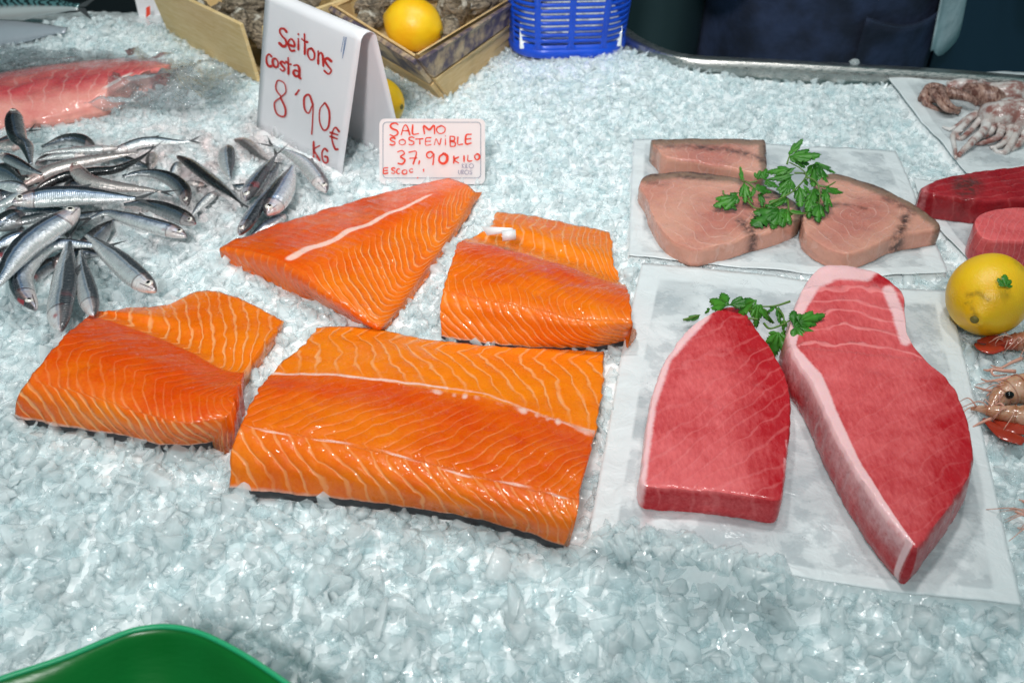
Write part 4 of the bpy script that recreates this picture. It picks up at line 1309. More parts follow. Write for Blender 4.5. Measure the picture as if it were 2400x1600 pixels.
M_CARD = None
def card_material(name, col):
    n = NB(name); o = n.obj()
    n.p(Base_Color=n.mix(n.noise(o, 18, 3), tuple(c * .93 for c in col), col), Roughness=.45, Normal=n.bump(n.noise(o, 25, 2), .15, .002))
    return n.m
M_SIGN = card_material('white_card', (.90, .89, .92))
_t = M_SIGN.node_tree; _b = _t.nodes['Principled BSDF']
_tr = _t.nodes.new('ShaderNodeBsdfTranslucent'); _tr.inputs[0].default_value = (.9, .86, .88, 1)
_mx = _t.nodes.new('ShaderNodeMixShader'); _mx.inputs[0].default_value = .16
_t.links.new(_b.outputs[0], _mx.inputs[1]); _t.links.new(_tr.outputs[0], _mx.inputs[2]); _t.links.new(_mx.outputs[0], _t.nodes['Material Output'].inputs['Surface'])
M_RED = simple('red_marker', (.50, .016, .012), .45)
M_RED2 = simple('orange_red_marker', (.82, .065, .028), .45)
M_INKB = simple('blue_print', (.10, .20, .42), .5)
M_GREYINK = simple('grey_print', (.30, .29, .40), .5)

def tall_sign():
    pl = Plane((601, 296), (804, 402), -.002, math.radians(9))
    root = empty('price_sign', ((pl.a + pl.b) / 2).tolist())
    tl, tr = pl.hit(621, 1), pl.hit(846, 100)
    bl, br = pl.hit(600, 300), pl.hit(802, 408)
    back = -pl.n
    # one folded sheet: front, rounded fold, rear leg
    rows = []
    for t in np.linspace(0, 1, 14):
        rows.append(np.stack([bl + (tl - bl) * t, br + (tr - br) * t]))
    depth = .020
    c1 = pl.hit(846, 100)
    for a in np.linspace(0, math.pi * .86, 16)[1:]:
        rr = depth / 2
        dq = back * (rr - rr * math.cos(a)) + pl.up * rr * math.sin(a) * .9
        rows.append(np.stack([tl + dq, tr + dq]))
    last = rows[-1]
    for t in np.linspace(0, 1, 12)[1:]:
        dn = -np.linalg.norm(tl - bl) * 1.02 * t
        drop = np.array([0, 0, 1.0]) * dn * .985 + back * .016 * t + pl.e * .016 * t
        rows.append(last + drop)
    A = np.array(rows)                     # (n,2,3)
    U = np.linspace(0, 1, 16)
    g = A[:, 0][:, None, :] * (1 - U)[None, :, None] + A[:, 1][:, None, :] * U[None, :, None]
    g += (pl.n * .0010)[None, None, :] * (np.sin(U * 5 + 1)[None, :, None] * np.linspace(-1, 1, len(rows))[:, None, None])
    sh = mesh('folded_sheet', g.reshape(-1, 3), grid_faces(len(rows), 16), M_SIGN, root)
    so = sh.modifiers.new('th', 'SOLIDIFY'); so.thickness = .0005; so.offset = 0
    global SLANT
    SLANT = .42
    sp = [('S', 1200, 245, 80, 165, 22), ('e', 1283, 345, 70, 110, 19), ('i', 1360, 300, 40, 150, 16), ('t', 1408, 300, 62, 185, 18), ('o', 1462, 430, 72, 105, 19), ('n', 1555, 465, 60, 120, 18), ('s', 1610, 520, 85, 140, 21),
          ('c', 1080, 485, 60, 110, 20), ('o', 1140, 525, 58, 80, 18), ('s', 1208, 555, 55, 85, 18), ('t', 1262, 520, 52, 150, 18), ('a', 1325, 580, 78, 110, 20),
          ('8', 1145, 715, 140, 315, 15), ("'", 1345, 810, 50, 55, 18), ('9', 1425, 850, 100, 350, 16), ('0', 1565, 925, 108, 250, 16),
          ('€', 1672, 1150, 88, 195, 18), ('K', 1510, 1295, 72, 150, 18), ('G', 1590, 1350, 65, 130, 18)]
    s = lettering(pl, sp, 350, 0, 3.92, M_RED, root, off=.0016)
    v = []
    for k, (x1, y1, x2, y2) in enumerate([(1798, 335, 1770, 480), (1810, 338, 1785, 515), (1822, 340, 1783, 535)]):
        v.append((np.array([pl.hit(350 + x / 3.92, y / 3.92, .0016) for x, y in ((x1, y1), (x1 + 4, y1), (x2 + 4, y2), (x2, y2))]), [(0, 1, 2, 3)]))
    mesh('small_print', *join(v), M_INKB, root, smooth=False)
    BLOCK.append([tuple(P(x, y, 0)[:2]) for x, y in ((596, 292), (808, 400), (808, 418), (594, 310))])
    tag(root, 'tall folded white sign handwritten in red, "Seitons costa 8\'90€ KG", stuck in the ice', 'price sign')
SLANT = 0
tall_sign()
def salmon_sign():
    global SLANT
    SLANT = 0
    pl = Plane((892, 424), (1136, 424), .0, math.radians(14))
    root = empty('price_card', ((pl.a + pl.b) / 2).tolist())
    def outline(x1, y1, x2, y2, r, n=8):
        pts = []
        for cx, cy, a0 in ((x2 - r, y1 + r, -90), (x2 - r, y2 - r, 0), (x1 + r, y2 - r, 90), (x1 + r, y1 + r, 180)):
            for a in np.linspace(a0, a0 + 90, n):
                pts.append((cx + r * math.cos(math.radians(a)), cy + r * math.sin(math.radians(a))))
        return pts
    o = outline(889, 279, 1137, 432, 13)
    f0 = np.array([pl.hit(x, y, 0) for x, y in o]); b0 = np.array([pl.hit(x, y, -.0014) for x, y in o])
    n = len(o)
    mesh('card', np.vstack([f0, b0]), [tuple(range(n)), tuple(range(2 * n - 1, n - 1, -1))] + [(i, n + i, n + (i + 1) % n, (i + 1) % n) for i in range(n)], card_material('pinkish_card', (.86, .80, .80)), root, smooth=False)
    i1, i2 = outline(897, 286, 1127.5, 418, 9), outline(898.4, 287.4, 1126, 416.6, 8)
    q = np.array([pl.hit(x, y, .0004) for x, y in i1 + i2])
    mesh('border_line', q, [(i, (i + 1) % n, n + (i + 1) % n, n + i) for i in range(n)], simple('border_ink', (.22, .26, .34), .5), root, smooth=False)
    w = 26
    sp = [('S', 120, 175, 215, 285, 36), ('A', 370, 215, 210, 220, 30), ('L', 610, 215, 165, 200, 34), ('M', 865, 225, 265, 185, 38), ('O', 1150, 235, 205, 170, 32),
          ('S', 125, 495, 135, 165, 36), ('o', 325, 535, 160, 120, w), ('S', 535, 480, 145, 175, 28), ('T', 700, 515, 160, 120, 30), ('E', 905, 490, 140, 170, 24), ('N', 1095, 510, 180, 145, 22), ('i', 1300, 450, 110, 205, 22), ('B', 1440, 460, 140, 225, 30), ('L', 1610, 480, 130, 165, 30), ('E', 1790, 415, 145, 215, 34),
          ('3', 290, 780, 190, 295, 34), ('7', 540, 795, 190, 280, 30), (',', 750, 1000, 50, 80, 34), ('9', 930, 805, 190, 285, 34), ('0', 1200, 850, 210, 215, 52), ('K', 1520, 905, 140, 150, 34), ('I', 1735, 890, 60, 140, 34), ('L', 1835, 880, 110, 130, 26), ('O', 1995, 855, 115, 125, 36),
          ('E', -20, 1155, 110, 130, 30), ('S', 160, 1160, 95, 125, 28), ('C', 270, 1180, 90, 110, 26), ('O', 395, 1205, 115, 95, 26), ('C', 555, 1180, 85, 80, 24), ('I', 860, 1190, 30, 50, 28), ('·', 700, 1360, 90, 40, 40)]
    lettering(pl, sp, 900, 270, 9.408, M_RED2, root, off=.0007)
    sp = [('K', 1715, 1070, 60, 90, 13), ('I', 1785, 1070, 30, 90, 13), ('L', 1815, 1070, 45, 90, 13), ('O', 1870, 1070, 105, 95, 14),
          ('U', 1635, 1215, 60, 85, 13), ('R', 1710, 1210, 55, 90, 13), ('O', 1775, 1210, 95, 95, 14), ('S', 1885, 1210, 60, 90, 13)]
    lettering(pl, sp, 900, 270, 9.408, M_GREYINK, root, 'small_print', .0007)
    tag(root, 'low white price card with orange handwriting, "SALMO SOSTENIBLE 37,90 KILO", behind the salmon tail', 'price card')
salmon_sign()
# red and white card in the far corner
c_ = slab_box('price_tag', P(346, 14, .012), (.030, .002, .05), M_SIGN, 'small white tag with a red mark beside the pale crate', 'price tag', .5, .0004)
q = np.array([(-.006, -.0013, -.016), (.001, -.0013, -.012), (.003, -.0013, 0), (-.003, -.0013, -.002)])
R_ = np.array(Matrix.Rotation(.5, 3, 'Z'))
mesh('red_mark', q @ R_.T + P(346, 14, .018), [(0, 1, 2, 3)], M_RED2, c_, smooth=False)
# white curled tag stuck in the salmon
def curl():
    c = P(1160, 552, .034)
    root = empty('plastic_tag', c.tolist())
    M = simple('white_tag_plastic', (.82, .80, .80), .25)
    a = np.linspace(-.3, 4.6, 22)
    p = np.stack([0 * a, .0048 * np.cos(a) , .0048 * np.sin(a)], -1)
    v = np.concatenate([p + [-.0005, 0, 0], p + [.0115, 0, .0006]]) @ np.array(Matrix.Rotation(.1, 3, 'Z')).T + P(1178, 553, .033)
    o = mesh('curl', v, grid_faces(2, 22), M, root); o.modifiers.new('th', 'SOLIDIFY').thickness = .0005
    q = np.array([P(1128, 531, .036), P(1200, 534, .038), P(1206, 540, .036), P(1170, 548, .033), P(1142, 552, .031)])
    o = mesh('flap', np.vstack([q, q.mean(0)[None] + [0, 0, .001]]), [(i, (i + 1) % 5, 5) for i in range(5)], M, root); o.modifiers.new('th', 'SOLIDIFY').thickness = .0006
    tag(root, 'small curled white plastic tag on the ridge of the right salmon fillet', 'tag')
curl()

# ---------------------------------------------------------------- parsley
def leaf_material():
    n = NB('parsley_leaf'); o = n.obj()
    col = n.mix(n.remap(n.noise(o, 60, 3), .3, .7), (.030, .17, .016), (.085, .33, .030))
    n.p(Base_Color=col, Roughness=.38, Normal=n.bump(n.noise(o, 500, 2), .3, .0006))
    tr = n.n('BsdfTranslucent', {'Color': (.10, .30, .02, 1)})
    mx = n.n('MixShader', {0: .25}); n.t.links.new(n.b.outputs[0], mx.inputs[1]); n.t.links.new(tr.outputs[0], mx.inputs[2]); n.t.links.new(mx.outputs[0], n.out.inputs['Surface'])
    return n.m
M_LEAF = leaf_material()
M_STEM = simple('parsley_stem', (.10, .20, .03), .45)
def leaf(base, tip, width, nrm, seed, parent, name='leaf', fold=.35):
    """a parsley leaflet: three toothed lobes, folded along its ribs"""
    rr = np.random.default_rng(seed)
    base, tip = np.array(base), np.array(tip)
    L = np.linalg.norm(tip - base); y = (tip - base) / L
    nrm = np.array(nrm, float); x = np.cross(y, nrm); x /= np.linalg.norm(x); z = np.cross(x, y)
    lobes = [(0, 1.0, .50), (-.62, .78, .42), (.62, .78, .42)]
    if rr.random() < .5: lobes += [(-1.25, .5, .32), (1.25, .5, .32)]
    parts = []
    for ang, ln, wd in lobes:
        ln *= rr.uniform(.88, 1.1); ang += rr.normal(0, .08)
        teeth = 4
        out = [(0, 0, 0)]
        def edge(sgn):
            e = []
            for k in range(teeth):
                t = .42 + .58 * (k + .55) / teeth
                w = wd * .5 * math.sin(math.pi * min(1, t * .62 + .14)) * (1.25 if k < 3 else .75)
                e.append((sgn * w, t * 1.0 + .045))
                t2 = .42 + .58 * (k + 1.0) / teeth
                e.append((sgn * w * (.70 if k < 3 else .30), t2 - .015))
            return e
        le, ri = edge(-1), edge(1)
        pts = [(-.02, 0)] + [(-wd * .12, .2)] + le + [(0, 1.06)] + ri[::-1] + [(wd * .12, .2), (.02, 0)]
        mid = [(0, t) for t in (.0, .25, .5, .75, .95)]
        P2 = np.array(pts) ; P2 = P2 * ln
        M2 = np.array(mid) * ln
        allp = np.vstack([P2, M2])
        ca, sa = math.cos(ang), math.sin(ang)
        X = allp[:, 0] * ca + allp[:, 1] * sa; Y = -allp[:, 0] * sa + allp[:, 1] * ca
        lift = -abs(allp[:, 0]) * fold * 1.5 - .18 * (allp[:, 1]) ** 2 * rr.uniform(.2, 1.6) + .10 * abs(ang) * allp[:, 1] * rr.normal(0, .6)
        W = base + np.outer(X * width, x) + np.outer(Y * L, y) + np.outer(lift * L * .55, z)
        n = len(pts); m = len(mid)
        f = []
        # fan of triangles to the nearest midrib point
        mi = [int(np.argmin(np.abs(M2[:, 1] - P2[i, 1]))) for i in range(n)]
        for i in range(n - 1):
            f.append((i, i + 1, n + mi[i]))
            if mi[i] != mi[i + 1]: f.append((i + 1, n + mi[i + 1], n + mi[i]))
        parts.append((W, f))
    v, f = join(parts)
    o = mesh(name, v, f, M_LEAF, parent, smooth=True)
    s = o.modifiers.new('th', 'SOLIDIFY'); s.thickness = .0003
    return o
def sprig(label, stems, leaves, sx, sy, s, zb):
    """stems / leaves read from a zoomed view: px = sx + x / s; each point has its own height above zb"""
    root = empty('parsley_sprig', P(sx + stems[0][0][0] / s, sy + stems[0][0][1] / s, zb).tolist())
    for st in stems:
        p = np.array([P(sx + x / s, sy + y / s, zb + z) for x, y, z in st])
        mesh('stem', *tube(cr(p, 16), np.linspace(.0010, .0006, 16), 7), M_STEM, root)
    for i, (bx, by, bz, tx, ty, tz, w, tilt) in enumerate(leaves):
        b = P(sx + bx / s, sy + by / s, zb + bz); t = P(sx + tx / s, sy + ty / s, zb + tz)
        L = np.linalg.norm(t - b)
        leaf(b, t, L * w * 1.05, (tilt, -.35, 1.0), 40 + i + int(sx), root)
    tag(root, label, 'parsley', 'parsley sprigs')
    return root
sprig('bushy green parsley sprig spread over the swordfish steaks',
      [[(860, 1130, .004), (960, 1060, .010), (1150, 960, .014), (1330, 850, .018), (1500, 650, .022), (1430, 540, .026), (1250, 440, .030)],
       [(760, 840, .016), (640, 740, .018), (560, 720, .02)], [(780, 720, .018), (640, 745, .016)], [(1230, 980, .012), (1260, 1160, .010), (1400, 1200, .010), (1520, 1185, .010)],
       [(1500, 650, .022), (1650, 730, .02), (1700, 900, .014), (1690, 1050, .010)], [(1670, 780, .018), (1800, 800, .018), (1930, 730, .02)], [(1330, 600, .022), (1480, 610, .022), (1520, 690, .022)],
       [(640, 1000, .012), (740, 1110, .010), (880, 1120, .008)], [(280, 860, .010), (300, 920, .008), (420, 930, .010)], [(1220, 470, .030), (1260, 330, .036)]],
      [(1250, 360, .034, 1670, 300, .040, .62, .2), (1270, 300, .036, 1430, 100, .046, .50, -.2), (1330, 400, .032, 1560, 480, .026, .7, .3), (1640, 440, .026, 1950, 565, .024, .35, .2),
       (1680, 470, .026, 1830, 750, .018, .50, .5), (1610, 470, .026, 1600, 770, .018, .45, -.3), (1260, 540, .028, 950, 560, .024, .62, -.3), (1350, 520, .026, 1060, 640, .018, .4, -.2),
       (790, 700, .020, 830, 545, .028, .75, 0), (870, 690, .022, 930, 540, .028, .6, .3), (900, 720, .022, 1080, 790, .020, .75, .2), (760, 800, .020, 1010, 870, .016, .6, .1),
       (1320, 620, .024, 900, 690, .020, .35, -.2), (1280, 660, .022, 1080, 860, .014, .55, -.5), (1270, 680, .022, 1340, 880, .014, .5, .4), (1250, 780, .018, 1130, 960, .012, .5, -.2),
       (560, 700, .020, 520, 510, .028, .30, -.8), (590, 740, .018, 590, 1010, .010, .42, -.2), (620, 780, .016, 730, 1010, .010, .30, .6), (500, 940, .012, 110, 1080, .008, .55, -.1),
       (380, 1030, .008, 500, 1140, .004, .5, .3), (500, 900, .014, 380, 880, .012, .3, 0), (740, 830, .018, 700, 930, .014, .6, -.4), (830, 900, .014, 870, 1080, .008, .45, 0),
       (1210, 980, .012, 860, 1100, .008, .35, -.1), (1090, 1120, .010, 740, 1330, .006, .80, -.2), (1100, 1180, .010, 1000, 1390, .004, .7, .1), (1210, 1130, .010, 1180, 1400, .004, .5, .2),
       (1400, 800, .018, 1420, 1060, .010, .62, -.3), (1460, 780, .018, 1590, 900, .012, .55, .4), (1270, 1160, .010, 1520, 1180, .008, .30, .1), (1620, 850, .014, 1500, 1120, .008, .5, -.4),
       (1650, 830, .014, 1640, 1120, .006, .42, .3), (1690, 1050, .010, 1690, 1320, .004, .52, .2), (1560, 960, .012, 1550, 1220, .005, .45, -.2), (1790, 830, .018, 2080, 870, .014, .45, .2),
       (1780, 840, .018, 1880, 1190, .008, .42, .5), (1480, 690, .020, 1530, 800, .014, .6, .2)],
      1650, 310, 6.27, .022)
sprig('parsley sprig laid across the tops of both tuna steaks',
      [[(740, 518, .034), (640, 548, .032), (520, 555, .030)], [(560, 670, .022), (600, 705, .024), (680, 680, .027), (780, 625, .032)], [(640, 560, .03), (690, 610, .03), (700, 680, .028)], [(450, 635, .026), (520, 640, .027)], [(5, 645, .010), (60, 630, .010), (110, 615, .010)]],
      [(320, 545, .026, 170, 490, .022, .75, -.3), (320, 545, .026, 480, 500, .032, .60, .2), (510, 510, .034, 380, 600, .022, .8, -.3), (515, 540, .034, 510, 690, .020, .5, .1), (530, 560, .032, 640, 650, .020, .5, .4),
       (640, 560, .032, 580, 580, .028, .6, 0), (660, 555, .032, 670, 660, .024, .5, .3), (700, 640, .030, 690, 720, .022, .5, -.3), (660, 730, .026, 610, 890, .010, .75, -.2), (690, 720, .026, 715, 845, .012, .5, .4),
       (765, 690, .036, 870, 590, .040, .9, .0), (780, 680, .036, 1065, 680, .034, .60, .3), (775, 690, .036, 1000, 840, .030, .62, .3), (770, 700, .036, 850, 830, .026, .55, -.2), (800, 660, .038, 990, 600, .040, .5, .3), (120, 612, .010, 10, 645, .008, .35, 0), (190, 570, .014, 150, 590, .010, .7, 0)],
      1600, 530, 2.94, .004)
lf = empty('parsley_leaf', P(2350, 660, .055).tolist())
leaf(P(2357, 672, .060), P(2356, 640, .066), .011, (0, -.8, .8), 3, lf)
tag(lf, 'single scrap of parsley leaf stuck on the large lemon', 'parsley leaf')

# ---------------------------------------------------------------- squid in the back corner
def squid_material():
    n = NB('squid_flesh'); o = n.obj()
    a = n.noise(o, 75, 4, .65)
    col = n.mix(n.remap(a, .38, .62), (.62, .56, .53), (.30, .13, .11))
    col = n.mix(n.remap(n.noise(o, 40, 2), .5, .7), col, (.74, .70, .68))
    n.p(Base_Color=col, Roughness=.18, Normal=n.bump(n.noise(o, 320, 3), .4, .001))
    return n.m
M_SQ = squid_material()
def brown_squid():
    n = NB('brown_squid_flesh'); o = n.obj()
    a = n.noise(n.scale(o, (3, 1, 1)), 90, 4, .6, 1.0)
    n.p(Base_Color=n.mix(n.remap(a, .36, .64), (.15, .065, .05), (.44, .27, .215)), Roughness=.2, Normal=n.bump(a, .5, .002))
    return n.m
M_SQB = brown_squid()
def sq_pts(pts):
    return np.array([P(2100 + x / 6.533, 160 + y / 6.533, z) for x, y, z in pts])
def squid(label, mantle, mr, arms, mat):
    p = cr(sq_pts(mantle), 26)
    root = mesh('squid', *tube(p, np.interp(np.linspace(0, 1, 26), np.linspace(0, 1, len(mr)), mr), 18), mat)
    for a, r in arms:
        q = cr(sq_pts(a), 26)
        q += (np.stack([fbm(np.arange(26) * .4 + r * 999, 0, 1), fbm(np.arange(26) * .4, r * 777, 2), np.full(26, .5)], -1) - .5) * .002
        mesh('arm', *tube(q, np.linspace(r, r * .35, 26), 10), mat if mat is not M_SQB or r > .004 else M_SQB, root)
    tag(root, label, 'squid', 'squid on waxed paper')
squid('squid with brown folded arms, nearest the steel rim', [(1080, 300, .014), (1280, 380, .016), (1480, 470, .014), (1640, 470, .012)], [.006, .012, .014, .008],
      [([(420, 480, .010), (500, 300, .016), (700, 310, .018), (900, 430, .016), (1080, 480, .014)], .0065), ([(440, 500, .007), (600, 470, .014), (800, 600, .012), (960, 690, .008)], .0062),
       ([(560, 360, .018), (640, 480, .018), (780, 640, .014), (980, 660, .008)], .0052), ([(700, 320, .02), (760, 500, .02), (900, 620, .014), (1000, 610, .010)], .0050), ([(820, 380, .02), (1000, 420, .02), (1150, 470, .018), (1240, 560, .012)], .0075), ([(430, 420, .012), (470, 560, .007), (700, 650, .006), (900, 700, .005)], .0045)], M_SQB)
squid('pale squid with a splayed pink arm bunch, at the corner of its paper', [(1380, 690, .016), (1560, 740, .020), (1760, 720, .020), (1960, 780, .018), (2150, 800, .015)], [.012, .018, .020, .022, .012],
      [([(1330, 680, .016), (1150, 760, .012), (950, 950, .008), (870, 1050, .007), (900, 1200, .006), (920, 1380, .006)], .0050), ([(1250, 680, .014), (1050, 800, .009), (850, 930, .006), (720, 900, .005)], .0040),
       ([(1420, 760, .016), (1330, 960, .014), (1150, 1150, .010), (1020, 1270, .006), (960, 1340, .005)], .0062), ([(1320, 760, .014), (1150, 950, .008), (980, 1080, .006), (930, 1000, .008), (1020, 960, .009)], .0040),
       ([(1540, 640, .022), (1560, 800, .020), (1590, 920, .016)], .0048), ([(1650, 860, .016), (1560, 1050, .012), (1380, 1130, .008), (1220, 1160, .006)], .0050), ([(1760, 840, .016), (1720, 1050, .012), (1600, 1180, .008), (1440, 1220, .006)], .0055),
       ([(1860, 920, .014), (1780, 1120, .010), (1680, 1280, .006), (1560, 1290, .005), (1500, 1220, .006)], .0055), ([(2000, 1000, .010), (1900, 1150, .008), (1760, 1250, .006)], .006), ([(1500, 900, .012), (1380, 1020, .010), (1240, 1080, .008)], .0055)], M_SQ)
squid('translucent whitish squid lying behind the others', [(780, 300, .008), (1000, 270, .012), (1260, 330, .012), (1500, 400, .014), (1800, 400, .016), (2100, 360, .014)], [.007, .009, .010, .014, .016, .010],
      [([(1280, 250, .012), (1320, 190, .014), (1380, 220, .012), (1400, 290, .010), (1600, 300, .010)], .0022), ([(1650, 560, .012), (1800, 540, .014), (2050, 520, .014)], .008), ([(1180, 330, .012), (1300, 440, .014), (1480, 540, .012)], .006)], M_SQ)

# ---------------------------------------------------------------- prawns at the right edge
def prawn_material():
    n = NB('prawn_shell'); o = n.obj()
    a = n.noise(o, 95, 3, .6)
    col = n.mix(n.remap(a, .35, .65), (.62, .38, .27), (.42, .19, .10))
    col = n.mix(n.attr('red'), col, (.36, .028, .012))
    n.p(Base_Color=col, Roughness=.14, Normal=n.bump(a, .25, .001))
    n.b.inputs['Subsurface Weight'].default_value = .3; n.b.inputs['Subsurface Scale'].default_value = .004
    return n.m
M_PR = prawn_material()
M_EYE = simple('black_eye', (.004, .004, .005), .06)
M_LEG = simple('prawn_leg', (.66, .34, .26), .25)
def prawn(label, spine, rad, legs, eye=None, redtip=0.0, fin=None):
    p = cr(np.array([P(*q) for q in spine]), 40)
    r = np.interp(np.linspace(0, 1, 40), np.linspace(0, 1, len(rad)), rad)
    r = r * (1 - .07 * ((np.linspace(0, 7, 40) % 1) > .8))
    v, f = tube(p, np.stack([r, r * .85], -1), 18)
    red = np.concatenate([np.repeat(np.clip(1 - np.linspace(0, 1, 40) / max(redtip, 1e-3), 0, 1) ** .5 if redtip else np.zeros(40), 18), [0, 0]])
    root = mesh('prawn', v, f, M_PR, attrs={'red': red})
    for lg in legs:
        q = cr(np.array([P(*a) for a in lg]), 14)
        mesh('leg', *tube(q, np.linspace(.0017, .0005, 14), 7), M_LEG, root)
    rr = np.random.default_rng(int(spine[0][0]))
    for k in range(9):
        b = p[rr.integers(4, 26)] + [0, 0, .002]
        ang = rr.uniform(2.2, 4.4); L = rr.uniform(.010, .028)
        m = b + [math.cos(ang) * L * .5, math.sin(ang) * L * .5, .004]; e = b + [math.cos(ang + rr.normal(0, .4)) * L, math.sin(ang) * L, -.005]
        mesh('feeler', *tube(cr(np.array([b, m, e]), 10), np.linspace(.0006, .00025, 10), 6), M_LEG, root)
    for k in range(4):
        i = 14 + k * 6
        d = p[i + 1] - p[i]; d = d / np.linalg.norm(d)
        ring = np.linspace(0, 2 * np.pi, 19); side = np.array([-d[1], d[0], 0]); upv = np.cross(d, side) * (1 if np.cross(d, side)[2] > 0 else -1)
        q = p[i] + np.outer(np.cos(ring), side) * r[i] * 1.03 + np.outer(np.sin(ring), upv) * r[i] * .89
        vv, ff = tube(q, .0005, 6, False)
        mesh('shell_edge', vv, ff, M_PR, root, attrs={'red': np.full(len(vv), .35)})
    if eye:
        mesh('eye', *ellipsoid(P(*eye), (.0033, .0029, .0029), 16, 20), M_EYE, root)
    if fin:
        for fp in fin:
            q = np.array([P(*a) for a in fp])
            v, f = tube(cr(q, 12), np.stack([np.interp(np.linspace(0, 1, 12), [0, .4, 1], [.0045, .0085, .0015]), np.full(12, .0012)], -1), 12)
            mesh('tail_fan', v, f, M_PR, root, attrs={'red': np.full(len(v), .95)})
    tag(root, label, 'prawn', 'prawns')
prawn('prawn tail with a dark red fan tucked under the lemon', [(2340, 806, .006), (2400, 800, .010), (2480, 806, .012)], [.005, .009, .010], [], None, .5, [[(2350, 812, .008), (2310, 815, .007), (2286, 806, .004)], [(2360, 800, .010), (2325, 797, .008), (2290, 800, .005)]])
prawn('prawn with a shiny black eye and curled feelers facing the tuna', [(2322, 960, .007), (2345, 930, .010), (2390, 912, .013), (2470, 900, .014)], [.002, .008, .012, .013],
      [[(2380, 870, .014), (2350, 868, .014), (2325, 866, .012), (2330, 880, .010), (2360, 878, .010)], [(2385, 880, .014), (2350, 888, .012), (2318, 893, .006), (2300, 888, .004)], [(2370, 890, .012), (2345, 905, .010), (2320, 922, .006), (2312, 928, .004)], [(2350, 905, .012), (2320, 915, .008), (2285, 906, .003)], [(2395, 840, .014), (2370, 850, .014), (2345, 862, .012), (2322, 856, .008)], [(2330, 865, .010), (2315, 868, .008), (2305, 866, .006)]],
      (2366, 925, .0185))
prawn('long prawn pointing its red tail fan at the tuna sheet', [(2275, 957, .006), (2300, 958, .008), (2340, 966, .010), (2400, 975, .012), (2480, 985, .013)], [.0012, .003, .006, .009, .010], [[(2330, 978, .006), (2300, 990, .005), (2280, 1000, .004)]], None, 0, [[(2400, 1036, .009), (2350, 1012, .008), (2306, 982, .004)], [(2420, 1010, .010), (2370, 998, .009), (2330, 985, .005)]])
prawn('prawn feeler tips poking in below the others', [(2420, 1225, .006), (2440, 1228, .008), (2480, 1230, .010)], [.003, .005, .006], [[(2430, 1215, .006), (2390, 1202, .005), (2360, 1188, .003)], [(2430, 1240, .006), (2405, 1240, .005), (2384, 1236, .004)], [(2420, 1185, .006), (2400, 1175, .005), (2388, 1170, .004)]])

# ---------------------------------------------------------------- small silver fish
def fish_material(name, back, flank, belly, stripe, rosy=.35):
    n = NB(name); o = n.obj()
    d = n.attr('dv'); u = n.attr('along')
    wob = n.math('MULTIPLY', n.math('SUBTRACT', n.noise(o, 90, 3, .6), .5), .30)
    dd = n.math('ADD', d, wob)
    col = n.mix(n.remap(dd, -.75, -.15), belly, flank)
    col = n.mix(n.math('MULTIPLY', n.remap(n.math('ABSOLUTE', n.math('SUBTRACT', dd, .16)), .0, .24, 1, 0), .8), col, stripe)
    col = n.mix(n.remap(dd, .18, .40), col, back)
    # rows of scales: fine dark hoops round the body
    hoop = n.math('ABSOLUTE', n.math('SUBTRACT', n.math('FRACT', n.math('MULTIPLY', u, 62.0)), .5))
    col = n.mix(n.math('MULTIPLY', n.remap(hoop, .30, .5), .30), col, tuple(c * .4 for c in flank))
    # head: bony, pinkish
    head = n.math('MULTIPLY', n.remap(u, .155, .185, 1, 0), n.remap(n.noise(o, 150, 2), .3, .7, .35, .9))
    head = n.math('MULTIPLY', head, n.remap(dd, .25, .7, 1, .15))
    col = n.mix(n.math('MULTIPLY', head, rosy * 1.8, clamp=True), col, (.62, .40, .36))
    gill = n.math('MULTIPLY', n.remap(n.math('ABSOLUTE', n.math('SUBTRACT', n.math('ADD', u, n.math('MULTIPLY', n.math('MULTIPLY', d, d), .02)), .185)), .0, .012, 1, 0), n.remap(d, .55, .75, 1, 0))
    col = n.mix(n.math('MULTIPLY', gill, .75), col, (.10, .03, .03))
    blood = n.math('MULTIPLY', n.remap(n.noise(o, 48, 2), .64, .72), n.remap(u, .10, .34, 1, 0))
    col = n.mix(n.math('MULTIPLY', blood, .75), col, (.42, .02, .03))
    fine = n.noise(o, 700, 2)
    met = n.remap(dd, .1, .4, .62, .15)
    met = n.math('MULTIPLY', met, n.remap(u, .16, .2, .45, 1))
    hb = n.math('ADD', n.remap(hoop, .25, .5, 0, -1), fine)
    n.p(Base_Color=col, Metallic=met, Roughness=n.remap(n.noise(o, 160, 2), .3, .7, .18, .36), Normal=n.bump(hb, .35, .0007, n.bump(n.noise(o, 110, 2), .25, .003)),
        Coat_Weight=.9, Coat_Roughness=.06)
    return n.m
MF = {
    'dark': fish_material('anchovy_dark', (.008, .009, .011), (.16, .18, .20), (.55, .55, .56), (.04, .08, .14), .25),
    'blue': fish_material('anchovy_blue', (.014, .019, .026), (.56, .62, .72), (.90, .89, .88), (.05, .14, .30), .35),
    'silver': fish_material('anchovy_silver', (.035, .045, .055), (.82, .85, .88), (.94, .93, .92), (.22, .32, .44), .3),
    'pink': fish_material('anchovy_pinkish', (.10, .09, .09), (.62, .56, .55), (.80, .70, .67), (.40, .36, .38), .6),
}
M_IRIS = simple('fish_iris', (.82, .76, .70), .12, Metallic=.25)
M_PUPIL = simple('fish_pupil', (.003, .003, .004), .05)
M_FIN = simple('fish_fin', (.06, .062, .066), .35)
PROF_U = [0, .02, .05, .10, .16, .24, .36, .50, .64, .78, .88, .95, 1.0]
PROF_H = [.16, .33, .52, .74, .88, .97, 1.0, .96, .82, .58, .38, .24, .22]
PROF_T = [.30, .45, .60, .78, .90, 1.0, 1.0, .95, .80, .55, .34, .20, .12]
